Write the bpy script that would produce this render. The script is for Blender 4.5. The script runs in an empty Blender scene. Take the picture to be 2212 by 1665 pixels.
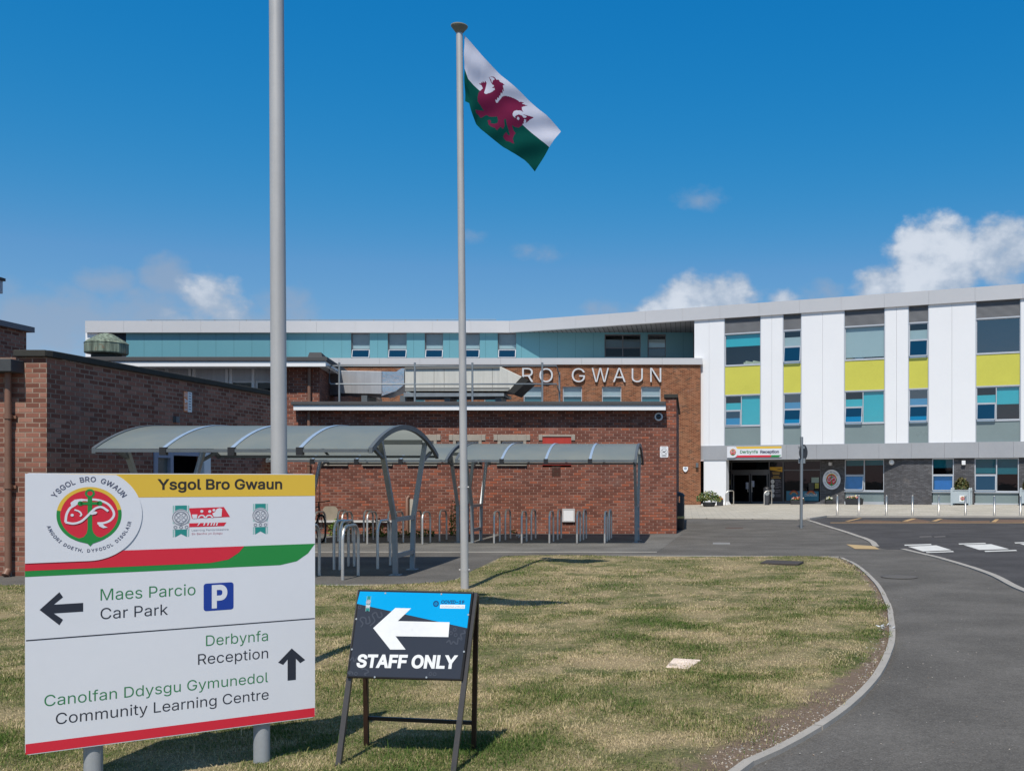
import bpy, math, random
import numpy as np
from mathutils import Matrix, Vector
random.seed(7); rng = np.random.default_rng(7)
S = bpy.context.scene
COL = S.collection
R = math.radians
EYE = 1.6; FPX = 2100.0; CX = 1480.0; HY = 1035.0; SRC = 2873/2212.0

# ------------------------------------------------------------------ camera
cd = bpy.data.cameras.new('camera'); cam = bpy.data.objects.new('camera', cd); COL.objects.link(cam)
cam.location = (0, 0, EYE); cam.rotation_euler = (R(90), 0, 0)
cd.sensor_width = 36; cd.lens = FPX/2212*36; cd.shift_y = (HY-832.0)/2212; cd.shift_x = (1106-CX)/2212
cd.clip_start = 0.05; cd.clip_end = 6000
S.camera = cam

# ------------------------------------------------------------------ sun, sky, exposure
SUN_AZ, SUN_EL = 5.2, 56.3           # heading of the shadows (from +Y to +X), elevation
sd = bpy.data.lights.new('sun', 'SUN'); sd.energy = 4.5; sd.angle = R(0.53); sd.color = (1.0, 0.94, 0.85)
sun = bpy.data.objects.new('sun', sd); COL.objects.link(sun)
D = Vector((math.sin(R(SUN_AZ))*math.cos(R(SUN_EL)), math.cos(R(SUN_AZ))*math.cos(R(SUN_EL)), -math.sin(R(SUN_EL))))
sun.rotation_euler = D.to_track_quat('-Z', 'Y').to_euler(); sun.location = (-10, -10, 30)

W = bpy.data.worlds.new('World'); S.world = W; W.use_nodes = True
wn = W.node_tree; wn.nodes.clear()
def wnode(t, **k):
    n = wn.nodes.new(t)
    for a, b in k.items(): setattr(n, a, b)
    return n
def wmath(op, a, b=None, c=None, clamp=False):
    n = wnode('ShaderNodeMath', operation=op, use_clamp=clamp)
    for i, x in enumerate((a, b, c)):
        if x is None: continue
        if isinstance(x, (int, float)): n.inputs[i].default_value = x
        else: wn.links.new(x, n.inputs[i])
    return n.outputs[0]
sky = wnode('ShaderNodeTexSky', sky_type='NISHITA', sun_disc=False)
sky.sun_elevation = R(SUN_EL); sky.sun_rotation = R(180+SUN_AZ)
sky.altitude = 60; sky.air_density = 1.0; sky.dust_density = 0.1; sky.ozone_density = 2.2
hs = wnode('ShaderNodeHueSaturation'); hs.inputs['Saturation'].default_value = 1.33; hs.inputs['Value'].default_value = 1.06
hs.inputs['Hue'].default_value = 0.491
wn.links.new(sky.outputs[0], hs.inputs['Color'])
gs = wnode('ShaderNodeSeparateColor'); wn.links.new(hs.outputs[0], gs.inputs[0]); gc = wnode('ShaderNodeCombineColor')
for i, (k_, g_) in enumerate(((8.6, 2.21), (.64, .70), (.735, .39))):      # deep polarised blue
    wn.links.new(wmath('MINIMUM', wmath('MULTIPLY', wmath('POWER', wmath('MULTIPLY', gs.outputs[i], .1), g_), k_*10), wmath('MULTIPLY', gs.outputs[i], (.8, 1.3, 2.)[i])), gc.inputs[i])
tc = wnode('ShaderNodeTexCoord')
sep = wnode('ShaderNodeSeparateXYZ'); wn.links.new(tc.outputs['Generated'], sep.inputs[0])
az = wmath('ARCTAN2', sep.outputs[0], sep.outputs[1])
elv = wmath('ARCSINE', sep.outputs[2])
nz = wnode('ShaderNodeTexNoise'); nz.inputs['Scale'].default_value = 13.0; nz.inputs['Detail'].default_value = 9; nz.inputs['Roughness'].default_value = 0.58
mp = wnode('ShaderNodeMapping'); mp.inputs['Scale'].default_value = (1, 1, 1.35); mp.inputs['Location'].default_value = (3.1, 0.4, 0.2)
wn.links.new(tc.outputs['Generated'], mp.inputs[0]); wn.links.new(mp.outputs[0], nz.inputs['Vector'])
nz2 = wnode('ShaderNodeTexNoise'); nz2.inputs['Scale'].default_value = 46; nz2.inputs['Detail'].default_value = 7
wn.links.new(mp.outputs[0], nz2.inputs['Vector'])
def pxdir(x, y):
    u, v = (x-CX)/FPX, (HY-y)/FPX
    return math.atan2(u, 1), math.atan2(v, math.hypot(1, u))
def blob(x, y, rx, ry, amp):
    a0, e0 = pxdir(x, y); a1, _ = pxdir(x+rx, y); _, e1 = pxdir(x, y-ry)
    dx = wmath('MULTIPLY', wmath('SUBTRACT', az, a0), 1/abs(a1-a0))
    dy = wmath('MULTIPLY', wmath('SUBTRACT', elv, e0), 1/abs(e1-e0))
    d2 = wmath('ADD', wmath('MULTIPLY', dx, dx), wmath('MULTIPLY', dy, dy))
    return wmath('MAXIMUM', wmath('MULTIPLY', wmath('SUBTRACT', 1.0, d2), amp), -1.6)
def mx(lst):
    o = lst[0]
    for l in lst[1:]: o = wmath('MAXIMUM', o, l)
    return o
def smooth_(x, a, b):
    n = wnode('ShaderNodeMapRange', interpolation_type='SMOOTHSTEP'); n.inputs['From Min'].default_value = a; n.inputs['From Max'].default_value = b
    wn.links.new(x, n.inputs['Value']); return n.outputs[0]
# bright cumulus banks (pale tops) and thin grey wisps, given by their direction in the sky
cum = mx([blob(1530, 665, 135, 85, 1.25), blob(1460, 680, 90, 55, 1.0), blob(1690, 665, 50, 40, .95), blob(1590, 620, 50, 40, .8),
          blob(2030, 590, 125, 120, 1.3), blob(2170, 560, 100, 115, 1.3), blob(1905, 620, 75, 55, 1.15), blob(2300, 600, 120, 120, 1.2),
          blob(462, 660, 80, 80, 1.15), blob(430, 690, 90, 45, .9)])
wis = mx([blob(222, 605, 80, 40, 1.3), blob(365, 610, 70, 65, 1.2), blob(120, 690, 200, 90, 1.6), blob(400, 690, 240, 80, 1.6), blob(620, 665, 85, 75, 1.1), blob(20, 650, 100, 70, 1.1),
          blob(1150, 540, 80, 30, .85), blob(1510, 430, 65, 40, .95), blob(1030, 515, 42, 26, .7), blob(1320, 665, 75, 35, 1.0), blob(1780, 640, 80, 35, .6)])
far = wmath('SUBTRACT', wmath('MULTIPLY', wmath('MAXIMUM', wmath('MULTIPLY', wmath('MULTIPLY', .45, smooth_(wmath('MULTIPLY', sep.outputs[1], -1), .0, .3)), wmath('SUBTRACT', 1.0, smooth_(sep.outputs[2], .1, .26))), smooth_(sep.outputs[2], .55, .75)), 1.8), 1.2)     # unseen grey cloud added low behind and overhead, for neutral fill and reflections
n1 = nz.outputs['Fac']; n2 = nz2.outputs['Fac']
nn = wmath('ADD', wmath('MULTIPLY', wmath('SUBTRACT', n1, 0.5), 4.2), wmath('MULTIPLY', wmath('SUBTRACT', n2, .5), 1.5))
def smooth(x, a, b):
    n = wnode('ShaderNodeMapRange', interpolation_type='SMOOTHSTEP')
    n.inputs['From Min'].default_value = a; n.inputs['From Max'].default_value = b
    wn.links.new(x, n.inputs['Value']); return n.outputs[0]
mc = smooth(wmath('ADD', cum, nn), -.1, 0.95)
mw = wmath('MULTIPLY', smooth(wmath('ADD', wis, nn), 0.1, 1.7), 0.66)
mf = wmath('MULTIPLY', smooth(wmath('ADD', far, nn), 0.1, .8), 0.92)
ccol = wnode('ShaderNodeMixRGB'); ccol.inputs[1].default_value = (3.9, 4.75, 6.0, 1); ccol.inputs[2].default_value = (6.9, 7.4, 8.2, 1)
wn.links.new(smooth(wmath('ADD', wmath('MULTIPLY', cum, .5), nn), 0.1, 1.15), ccol.inputs[0])
m1 = wnode('ShaderNodeMixRGB'); wn.links.new(mw, m1.inputs[0]); wn.links.new(gc.outputs[0], m1.inputs[1]); m1.inputs[2].default_value = (3.1, 3.9, 5.2, 1)
m2 = wnode('ShaderNodeMixRGB'); wn.links.new(wmath('MULTIPLY', mc, .93), m2.inputs[0]); wn.links.new(m1.outputs[0], m2.inputs[1]); wn.links.new(ccol.outputs[0], m2.inputs[2])
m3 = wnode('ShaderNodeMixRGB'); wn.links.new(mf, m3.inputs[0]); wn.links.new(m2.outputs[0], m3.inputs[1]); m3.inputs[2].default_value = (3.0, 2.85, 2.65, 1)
bg = wnode('ShaderNodeBackground'); bg.inputs['Strength'].default_value = 0.1
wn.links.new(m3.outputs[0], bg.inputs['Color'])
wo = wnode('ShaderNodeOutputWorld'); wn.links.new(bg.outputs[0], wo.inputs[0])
S.view_settings.view_transform = 'Standard'; S.view_settings.look = 'None'
S.view_settings.exposure = 0.0; S.view_settings.gamma = 1; S.view_settings.use_curve_mapping = False

# ------------------------------------------------------------------ measuring helpers
def at(x, y, Z): return Vector(((x-CX)/FPX*Z, Z, EYE+(HY-y)/FPX*Z))
def G(x, y): Z = EYE*FPX/(y-HY); return Vector(((x-CX)/FPX*Z, Z, 0))
def crop(ox, oy, sc): return lambda x, y: ((ox+x/sc)/SRC, (oy+y/sc)/SRC)
C1 = crop(1900, 780, 3.33); C2 = crop(2373, 780, 3.33); C3 = crop(1880, 1220, 4.424); C4 = crop(2373, 1220, 3.468)
C5 = crop(800, 860, 3.16); C6 = crop(1300, 880, 3.16); C7 = crop(850, 1180, 3.329); C8 = crop(1240, 1200, 3.2529)
CS = crop(40, 1300, 1.9295); CA = crop(900, 1600, 2.958); CF = crop(1240, 40, 3.62); CL = crop(0, 740, 2.458)
class Plane:
    def __init__(s, o, u, v):
        s.o = Vector(o); s.u = Vector(u).normalized(); v = Vector(v); s.v = (v - v.dot(s.u)*s.u).normalized(); s.n = s.u.cross(s.v)
    def hit(s, xy):
        r = Vector(((xy[0]-CX)/FPX, 1, (HY-xy[1])/FPX)); e = Vector((0, 0, EYE))
        t = (s.o-e).dot(s.n)/r.dot(s.n); p = e+t*r-s.o
        return p.dot(s.u), p.dot(s.v)
    def mat(s):
        m = Matrix.Identity(4)
        for i, a in enumerate((s.u, s.v, s.n)):
            m[0][i], m[1][i], m[2][i] = a
        m.translation = s.o; return m

# ------------------------------------------------------------------ materials
MATS = {}
class NT:
    def __init__(s, name):
        s.m = bpy.data.materials.new(name); s.m.use_nodes = True; s.t = s.m.node_tree; s.t.nodes.clear()
        s.out = s.n('ShaderNodeOutputMaterial')
    def n(s, t, **k):
        x = s.t.nodes.new(t)
        for a, b in k.items(): setattr(x, a, b)
        return x
    def l(s, a, b): s.t.links.new(a, b)
    def math(s, op, a, b=None, clamp=False):
        n = s.n('ShaderNodeMath', operation=op, use_clamp=clamp)
        for i, x in enumerate((a, b)):
            if x is None: continue
            if isinstance(x, (int, float)): n.inputs[i].default_value = x
            else: s.l(x, n.inputs[i])
        return n.outputs[0]
    def noise(s, vec, scale, detail=4, rough=.55):
        n = s.n('ShaderNodeTexNoise'); n.inputs['Scale'].default_value = scale; n.inputs['Detail'].default_value = detail; n.inputs['Roughness'].default_value = rough
        s.l(vec, n.inputs['Vector']); return n.outputs['Fac']
    def mix(s, f, a, b, mode='MIX'):
        n = s.n('ShaderNodeMixRGB', blend_type=mode)
        for i, x in enumerate((f, a, b)):
            if isinstance(x, (int, float)): n.inputs[i].default_value = x
            elif isinstance(x, tuple): n.inputs[i].default_value = (*x, 1)
            else: s.l(x, n.inputs[i])
        return n.outputs[0]
    def rng(s, x, a, b, c=0., d=1.):
        n = s.n('ShaderNodeMapRange', interpolation_type='SMOOTHSTEP')
        for k, v in zip(('From Min', 'From Max', 'To Min', 'To Max'), (a, b, c, d)): n.inputs[k].default_value = v
        s.l(x, n.inputs['Value']); return n.outputs[0]
    def bsdf(s, col, rough=.6, metal=0., bump=None, bstr=.3, bdist=.01, spec=.5, trans=None):
        b = s.n('ShaderNodeBsdfPrincipled')
        for k, x in (('Base Color', col), ('Roughness', rough), ('Metallic', metal), ('Specular IOR Level', spec)):
            if isinstance(x, tuple): b.inputs[k].default_value = (*x, 1)
            elif isinstance(x, (int, float)): b.inputs[k].default_value = x
            else: s.l(x, b.inputs[k])
        if bump is not None:
            n = s.n('ShaderNodeBump'); n.inputs['Strength'].default_value = bstr; n.inputs['Distance'].default_value = bdist
            s.l(bump, n.inputs['Height']); s.l(n.outputs[0], b.inputs['Normal'])
        s.l(b.outputs[0], s.out.inputs[0]); return b
    def pos(s): return s.n('ShaderNodeNewGeometry').outputs['Position']
def M(name, col, rough=.6, metal=0., var=.12, scale=3., bump=0., bscale=60., spec=.5, streak=False):
    """plain painted / weathered surface: base colour varied by two sizes of noise"""
    if name in MATS: return MATS[name]
    t = NT(name); p = t.pos()
    a = t.noise(p, scale, 5); b = t.noise(p, scale*11, 3)
    f = t.math('ADD', t.math('MULTIPLY', t.math('SUBTRACT', a, .5), 2*var), t.math('MULTIPLY', t.math('SUBTRACT', b, .5), var))
    f = t.math('ADD', f, 1.0)
    if streak:
        mpn = t.n('ShaderNodeMapping'); mpn.inputs['Scale'].default_value = (7, 7, .35); t.l(p, mpn.inputs[0])
        f = t.math('MULTIPLY', f, t.rng(t.noise(mpn.outputs[0], 2.2, 4), .3, .75, 1.03, .9))
    c = t.mix(1.0, tuple(col), f, 'MULTIPLY')
    rr = t.math('ADD', rough, t.math('MULTIPLY', t.math('SUBTRACT', a, .5), .18), True)
    t.bsdf(c, rr, metal, t.noise(p, bscale, 4) if bump else None, bump, .004, spec)
    MATS[name] = t.m; return t.m
def brick(name, c1, c2, c3, mortar, w=.235, h=.082, mort=.011, dark=.5, bump=.5, stain=None, bed=.85, salt=.25):
    t = NT(name); uv = t.n('ShaderNodeUVMap').outputs[0]
    wob = t.n('ShaderNodeVectorMath', operation='ADD'); nzv = t.n('ShaderNodeTexNoise'); nzv.inputs['Scale'].default_value = 3.5; t.l(uv, nzv.inputs['Vector'])
    sc = t.n('ShaderNodeVectorMath', operation='SCALE'); sub = t.n('ShaderNodeVectorMath', operation='SUBTRACT'); sub.inputs[1].default_value = (.5, .5, .5)
    t.l(nzv.outputs['Color'], sub.inputs[0]); t.l(sub.outputs[0], sc.inputs[0]); sc.inputs['Scale'].default_value = .012
    t.l(uv, wob.inputs[0]); t.l(sc.outputs[0], wob.inputs[1])
    b = t.n('ShaderNodeTexBrick'); b.offset = .5
    b.inputs['Scale'].default_value = 1; b.inputs['Brick Width'].default_value = w; b.inputs['Row Height'].default_value = h
    b.inputs['Mortar Size'].default_value = mort; b.inputs['Mortar Smooth'].default_value = .25; b.inputs['Bias'].default_value = 0
    b.inputs['Color1'].default_value = (0, 0, 0, 1); b.inputs['Color2'].default_value = (1, 1, 1, 1); b.inputs['Mortar'].default_value = (.5, .5, .5, 1)
    t.l(wob.outputs[0], b.inputs['Vector'])
    tint = t.mix(t.rng(b.outputs['Color'], .15, .75), tuple(c1), tuple(c2))
    tint = t.mix(t.rng(b.outputs['Color'], .8, .95), tint, tuple(c3))
    big = t.noise(uv, .55, 4); fine = t.noise(uv, 45, 3)
    tint = t.mix(1., tint, t.math('ADD', t.math('MULTIPLY', big, dark), 1-dark*.5), 'MULTIPLY')
    tint = t.mix(1., tint, t.math('ADD', t.math('MULTIPLY', fine, .5), .75), 'MULTIPLY')
    mo = t.mix(t.noise(uv, 6, 3), tuple(x*.72 for x in mortar), tuple(mortar))
    su = t.n('ShaderNodeSeparateXYZ'); t.l(wob.outputs[0], su.inputs[0]); fr_ = t.math('FRACT', t.math('DIVIDE', su.outputs[1], h)); ed_ = t.math('MINIMUM', fr_, t.math('SUBTRACT', 1., fr_))
    bedm = t.math('MULTIPLY', t.rng(ed_, mort/h*.75, mort/h*1.25, 1, 0), t.rng(t.noise(uv, 1.3, 4), .3, .62, .35, 1.))
    mo = t.mix(t.math('MULTIPLY', bedm, bed), mo, t.mix(1., tint, (.42, .4, .38), 'MULTIPLY'))  # bed joints darkened: the shade in raked joints is put into the colour
    col = t.mix(b.outputs['Fac'], tint, mo)
    col = t.mix(t.math('MULTIPLY', t.rng(t.noise(uv, 1.1, 6, .65), .56, .78), salt), col, (.42, .36, .32))
    if stain: col = t.mix(t.math('MULTIPLY', t.rng(t.noise(uv, .9, 5), .5, .72), stain[3]), col, tuple(stain[:3]))
    hgt = t.math('SUBTRACT', t.math('MULTIPLY', fine, .35), b.outputs['Fac'])
    t.bsdf(col, .86, 0, hgt, bump, .006, .25)
    MATS[name] = t.m; return t.m
def glassmat(name, tint, rough=.02, ior=1.5, haze=0.):
    t = NT(name); tr = t.n('ShaderNodeBsdfTransparent'); tr.inputs[0].default_value = (*tint, 1)
    gl = t.n('ShaderNodeBsdfGlossy'); gl.inputs['Roughness'].default_value = rough
    p = t.pos(); bp = t.n('ShaderNodeBump'); bp.inputs['Strength'].default_value = .05; bp.inputs['Distance'].default_value = .05; t.l(t.noise(p, 1.3, 2), bp.inputs['Height']); t.l(bp.outputs[0], gl.inputs['Normal'])
    fr = t.n('ShaderNodeFresnel'); gb = t.n('ShaderNodeNewGeometry'); t.l(t.math('POWER', ior, t.math('SUBTRACT', 1., t.math('MULTIPLY', gb.outputs['Backfacing'], 2.))), fr.inputs[0])
    mxs = t.n('ShaderNodeMixShader'); t.l(fr.outputs[0], mxs.inputs[0]); t.l(tr.outputs[0], mxs.inputs[1]); t.l(gl.outputs[0], mxs.inputs[2])
    last = mxs.outputs[0]
    if haze:
        df = t.n('ShaderNodeBsdfDiffuse'); df.inputs[0].default_value = (.55, .58, .6, 1)
        m2_ = t.n('ShaderNodeMixShader'); m2_.inputs[0].default_value = haze; t.l(last, m2_.inputs[1]); t.l(df.outputs[0], m2_.inputs[2]); last = m2_.outputs[0]
    t.l(last, t.out.inputs[0]); MATS[name] = t.m; return t.m

# ------------------------------------------------------------------ mesh builder
class MB:
    def __init__(s, T=None): s.v = []; s.f = []; s.m = []; s.s = []; s.T = T
    def _add(s, p):
        p = Vector(p)
        if len(p) == 2: p = p.to_3d()
        s.v.append(s.T @ p if s.T is not None else p); return len(s.v)-1
    def face(s, pts, m=0, sm=False):
        s.f.append([s._add(p) for p in pts]); s.m.append(m); s.s.append(sm)
    def cap(s, ids, m=0):      # end face with its own vertices, so that it does not bend the side's shading
        o = len(s.v); s.v += [s.v[i].copy() for i in ids]; s.idx(range(o, o+len(ids)), m)
    def idx(s, ids, m=0, sm=False): s.f.append(list(ids)); s.m.append(m); s.s.append(sm)
    def hexa(s, p, m=0):       # p: bottom 4 ccw seen from above, top 4
        i = [s._add(q) for q in p]
        for q in ((3, 2, 1, 0), (4, 5, 6, 7), (0, 1, 5, 4), (1, 2, 6, 5), (2, 3, 7, 6), (3, 0, 4, 7)): s.idx([i[k] for k in q], m)
    def box(s, x0, x1, y0, y1, z0, z1, m=0):
        s.hexa([(x0, y0, z0), (x1, y0, z0), (x1, y1, z0), (x0, y1, z0), (x0, y0, z1), (x1, y0, z1), (x1, y1, z1), (x0, y1, z1)], m)
    def bar(s, p, q, w, h=None, m=0, up=(0, 0, 1)):
        p, q = Vector(p), Vector(q); h = h or w; d = (q-p).normalized(); up = Vector(up)
        if abs(d.dot(up)) > .98: up = Vector((0, 1, 0))
        a = d.cross(up).normalized()*w/2; b = a.cross(d).normalized()*h/2
        s.hexa([p-a-b, p+a-b, q+a-b, q-a-b, p-a+b, p+a+b, q+a+b, q-a+b], m)
    def tube(s, pts, r, n=10, m=0, caps=True, closed=False):
        pts = [Vector(p) for p in pts]; N = len(pts); rr = r if isinstance(r, (list, tuple)) else [r]*N
        rings = []; ref = None
        for i, p in enumerate(pts):
            a = pts[(i-1) % N] if (i or closed) else p; b = pts[(i+1) % N] if (i < N-1 or closed) else p
            d = (b-a).normalized()
            if ref is None: ref = Vector((0, 0, 1)) if abs(d.z) < .9 else Vector((1, 0, 0))
            x = d.cross(ref)
            if x.length < 1e-4: ref = Vector((0, 1, 0)); x = d.cross(ref)
            x.normalize(); y = d.cross(x).normalized(); ref = -y if False else ref
            rings.append([s._add(p+(x*math.cos(2*math.pi*k/n)+y*math.sin(2*math.pi*k/n))*rr[i]) for k in range(n)])
        for i in range(N if closed else N-1):
            A, B = rings[i], rings[(i+1) % N]
            for k in range(n): s.idx((A[k], A[(k+1) % n], B[(k+1) % n], B[k]), m, True)
        if caps and not closed: s.cap(rings[0][::-1], m); s.cap(rings[-1], m)
    def lathe(s, prof, c=(0, 0, 0), n=24, m=0, sm=True, a0=0):
        c = Vector(c); rings = []
        for r_, z in prof: rings.append([s._add(c+Vector((r_*math.cos(a0+2*math.pi*k/n), r_*math.sin(a0+2*math.pi*k/n), z))) for k in range(n)])
        for A, B in zip(rings, rings[1:]):
            for k in range(n): s.idx((A[k], A[(k+1) % n], B[(k+1) % n], B[k]), m, sm)
        s.cap(rings[0][::-1], m); s.cap(rings[-1], m)
    def slab(s, pts, z0, z1, m=0, ms=None):      # 2-D outline (ccw) in local xy, extruded along local z
        n = len(pts); lo = [s._add((p[0], p[1], z0)) for p in pts]; hi = [s._add((p[0], p[1], z1)) for p in pts]
        s.idx(lo[::-1], m); s.idx(hi, m)
        for k in range(n): s.idx((lo[k], lo[(k+1) % n], hi[(k+1) % n], hi[k]), m if ms is None else ms)
    def flat(s, pts, z, m=0): s.face([(p[0], p[1], z) for p in pts], m)
    def strip(s, pts, w, z, m=0, taper=False):   # flat stroke in local xy
        pts = smoothline(pts) if len(pts) > 2 else [Vector(p).to_2d() if len(p) > 2 else Vector(p) for p in pts]
        n = len(pts); L = []; Rr = []
        for i, p in enumerate(pts):
            d = (pts[min(i+1, n-1)]-pts[max(i-1, 0)]).normalized(); nn_ = Vector((-d.y, d.x))
            ww = w*.5*(1 if not taper else (.25+.75*math.sin(math.pi*min(1, (i+.4)/(n-1)*1.0)) if taper is True else taper(i/(n-1))))
            L.append(s._add((*(p+nn_*ww), z))); Rr.append(s._add((*(p-nn_*ww), z)))
        for i in range(n-1): s.idx((Rr[i], Rr[i+1], L[i+1], L[i]), m)
    def disc(s, c, r, z, m=0, n=40, ry=None): s.face([(c[0]+r*math.cos(2*math.pi*k/n), c[1]+(ry or r)*math.sin(2*math.pi*k/n), z) for k in range(n)], m)
    def arc(s, c, r0, r1, a0, a1, z, m=0, n=40):
        for k in range(n):
            A, B = R(a0+(a1-a0)*k/n), R(a0+(a1-a0)*(k+1)/n)
            s.face([(c[0]+q*math.cos(t_), c[1]+q*math.sin(t_), z) for q, t_ in ((r0, A), (r1, A), (r1, B), (r0, B))], m)
    def text(s, txt, c, z, m=0, size=None, width=None, cap=None, align='L', ang=0, **k):
        vs, fs, w, x0 = textmesh(txt, **k)
        sy = (cap if cap else size)/CAPH; sx = width/w if width else sy
        off = -x0 if align == 'L' else (-x0-w/2 if align == 'C' else -x0-w)
        ca, sa = math.cos(ang), math.sin(ang); ids = []
        for x, y in vs:
            x = (x+off)*sx; y = y*sy; ids.append(s._add((c[0]+x*ca-y*sa, c[1]+x*sa+y*ca, z)))
        for f in fs: s.idx([ids[i] for i in f], m)
    def build(s, name, mats, parent=None, local=False, bevel=0, label=None):
        if not isinstance(mats, (list, tuple)): mats = [mats]
        vs = s.v; root = parent
        while root is not None and root.parent is not None: root = root.parent
        if root is not None and not local: inv = root['_w'] if False else ROOTM[root.name].inverted(); vs = [inv @ p for p in vs]
        me = bpy.data.meshes.new(name); me.from_pydata([tuple(p) for p in vs], [], s.f); me.update()
        for m_ in mats: me.materials.append(m_)
        me.polygons.foreach_set('material_index', s.m); me.polygons.foreach_set('use_smooth', s.s)
        uvl = me.uv_layers.new(name='UVMap')
        for p in me.polygons:
            nrm = p.normal
            if abs(nrm.z) < .75:
                tg = Vector((-nrm.y, nrm.x, 0)).normalized()
                for li in p.loop_indices:
                    q = s.v[me.loops[li].vertex_index] if not local else me.vertices[me.loops[li].vertex_index].co
                    if not local:
                        pass
                    uvl.data[li].uv = (q.dot(tg), q.z)
            else:
                for li in p.loop_indices:
                    q = me.vertices[me.loops[li].vertex_index].co; uvl.data[li].uv = (q.x, q.y)
        o = bpy.data.objects.new(name, me); COL.objects.link(o)
        if parent is not None: o.parent = parent
        if bevel:
            b = o.modifiers.new('bevel', 'BEVEL'); b.width = bevel; b.segments = 2; b.limit_method = 'ANGLE'; b.angle_limit = R(40)
        if label: o['label'] = label
        return o
ROOTM = {}
def thing(name, label, cat, loc=(0, 0, 0), rz=0, group=None):
    o = bpy.data.objects.new(name, None); COL.objects.link(o); o.location = loc; o.rotation_euler = (0, 0, rz)
    o.empty_display_size = .3; o['label'] = label; o['category'] = cat
    if group: o['group'] = group
    ROOTM[o.name] = Matrix.Translation(loc) @ Matrix.Rotation(rz, 4, 'Z'); return o
def tag(o, label, cat, group=None):
    o['label'] = label; o['category'] = cat
    if group: o['group'] = group
    return o
def struct(o, kind='structure'): o['kind'] = kind; return o
def copy_tree(o, parent=None):
    c = o.copy(); COL.objects.link(c)
    if parent is not None: c.parent = parent
    for ch in list(o.children): copy_tree(ch, c)
    return c
def smoothline(pts, k=7):
    P = [Vector((p[0], p[1])) for p in pts]; P = [2*P[0]-P[1]]+P+[2*P[-1]-P[-2]]; out = []
    for i in range(1, len(P)-2):
        a, b, c, d = P[i-1:i+3]
        for j in range(k):
            t = j/k; out.append(.5*((2*b)+(c-a)*t+(2*a-5*b+4*c-d)*t*t+(3*b-a-3*c+d)*t**3))
    out.append(P[-2]); return out
_TX = {}
FONT = None
try:        # a grotesque face that ships inside Blender itself; the built-in face otherwise
    FONT = bpy.data.fonts.load(bpy.utils.system_resource('DATAFILES', path='fonts')+'/Inter.woff2')
except Exception: FONT = None
def textmesh(txt, bold=0., shear=0., space=1.):
    """outlines of a text curve, thickened by `bold`, filled by the non-zero winding rule"""
    key = (txt, bold, shear, space)
    if key in _TX: return _TX[key]
    from mathutils import geometry as mg
    cu = bpy.data.curves.new('t', 'FONT'); cu.body = txt; cu.font = FONT or cu.font; cu.size = 1; cu.shear = shear; cu.space_character = space; cu.resolution_u = 4; cu.fill_mode = 'NONE'
    ob = bpy.data.objects.new('t', cu); COL.objects.link(ob)
    ev = ob.evaluated_get(bpy.context.evaluated_depsgraph_get()); me = ev.to_mesh()
    V = [(v.co.x, v.co.y) for v in me.vertices]; adj = {}
    for e in me.edges: a, b = e.vertices; adj.setdefault(a, []).append(b); adj.setdefault(b, []).append(a)
    ev.to_mesh_clear(); bpy.data.objects.remove(ob); bpy.data.curves.remove(cu)
    seen = set(); loops = []
    for s0 in range(len(V)):
        if s0 in seen or s0 not in adj: continue
        L = [s0]; seen.add(s0); nx = s0+1 if s0+1 in adj[s0] else adj[s0][0]
        while nx not in seen:
            L.append(nx); seen.add(nx); c = [q for q in adj[nx] if q not in seen]
            if not c: break
            nx = c[0]
        P = [Vector(V[k]) for k in L]; P = [p for k, p in enumerate(P) if (p-P[k-1]).length > 1e-5]
        if len(P) > 2: loops.append(P)
    ar = lambda P: sum(P[k-1].x*P[k].y-P[k].x*P[k-1].y for k in range(len(P)))
    if bold:
        sg = 1 if max((ar(P) for P in loops), key=abs) > 0 else -1; nl = []
        for P in loops:
            Q = []
            for k, p in enumerate(P):
                d0 = (p-P[k-1]).normalized(); d1 = (P[(k+1) % len(P)]-p).normalized(); n0 = Vector((d0.y, -d0.x)); n1 = Vector((d1.y, -d1.x)); b = n0+n1
                b = b.normalized() if b.length > 1e-4 else n0
                Q.append(p+b*(sg*bold/max(.45, b.dot(n0))))
            nl.append(Q)
        loops = nl
    vs = []; fs = []
    # letters far apart are filled separately: group loops by overlapping x range
    items = sorted(loops, key=lambda P: min(p.x for p in P)); groups = []; hi = -1e9
    for P in items:
        if min(p.x for p in P) > hi: groups.append([])
        groups[-1].append(P); hi = max(hi, max(p.x for p in P))
    for g in groups:
        pts = []; ed = []
        for P in g: o = len(pts); pts += P; ed += [(o+k, o+(k+1) % len(P)) for k in range(len(P))]
        vo, _, fo, *_r = mg.delaunay_2d_cdt(pts, ed, [], 0, 1e-6); o = len(vs); vs += [(q.x, q.y) for q in vo]
        for f in fo:
            x = sum(vo[k].x for k in f)/len(f); y = sum(vo[k].y for k in f)/len(f); w = 0
            for P in g:
                for k in range(len(P)):
                    a, b = P[k-1], P[k]
                    if (a.y <= y) != (b.y <= y) and a.x+(y-a.y)*(b.x-a.x)/(b.y-a.y) > x: w += 1 if b.y > a.y else -1
            if w: fs.append(tuple(k+o for k in f))
    out = []
    for f in fs:
        a = sum(vs[f[k-1]][0]*vs[f[k]][1]-vs[f[k]][0]*vs[f[k-1]][1] for k in range(len(f)))
        out.append(f if a > 0 else f[::-1])
    used = sorted({k for f in out for k in f}); mp_ = {k: n for n, k in enumerate(used)}
    vs = [vs[k] for k in used]; out = [tuple(mp_[k] for k in f) for f in out]
    x0 = min(v[0] for v in vs); x1 = max(v[0] for v in vs)
    _TX[key] = (vs, out, x1-x0, x0); return _TX[key]
CAPH = 1.0
CAPH = max(v[1] for v in textmesh('H')[0])
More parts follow.
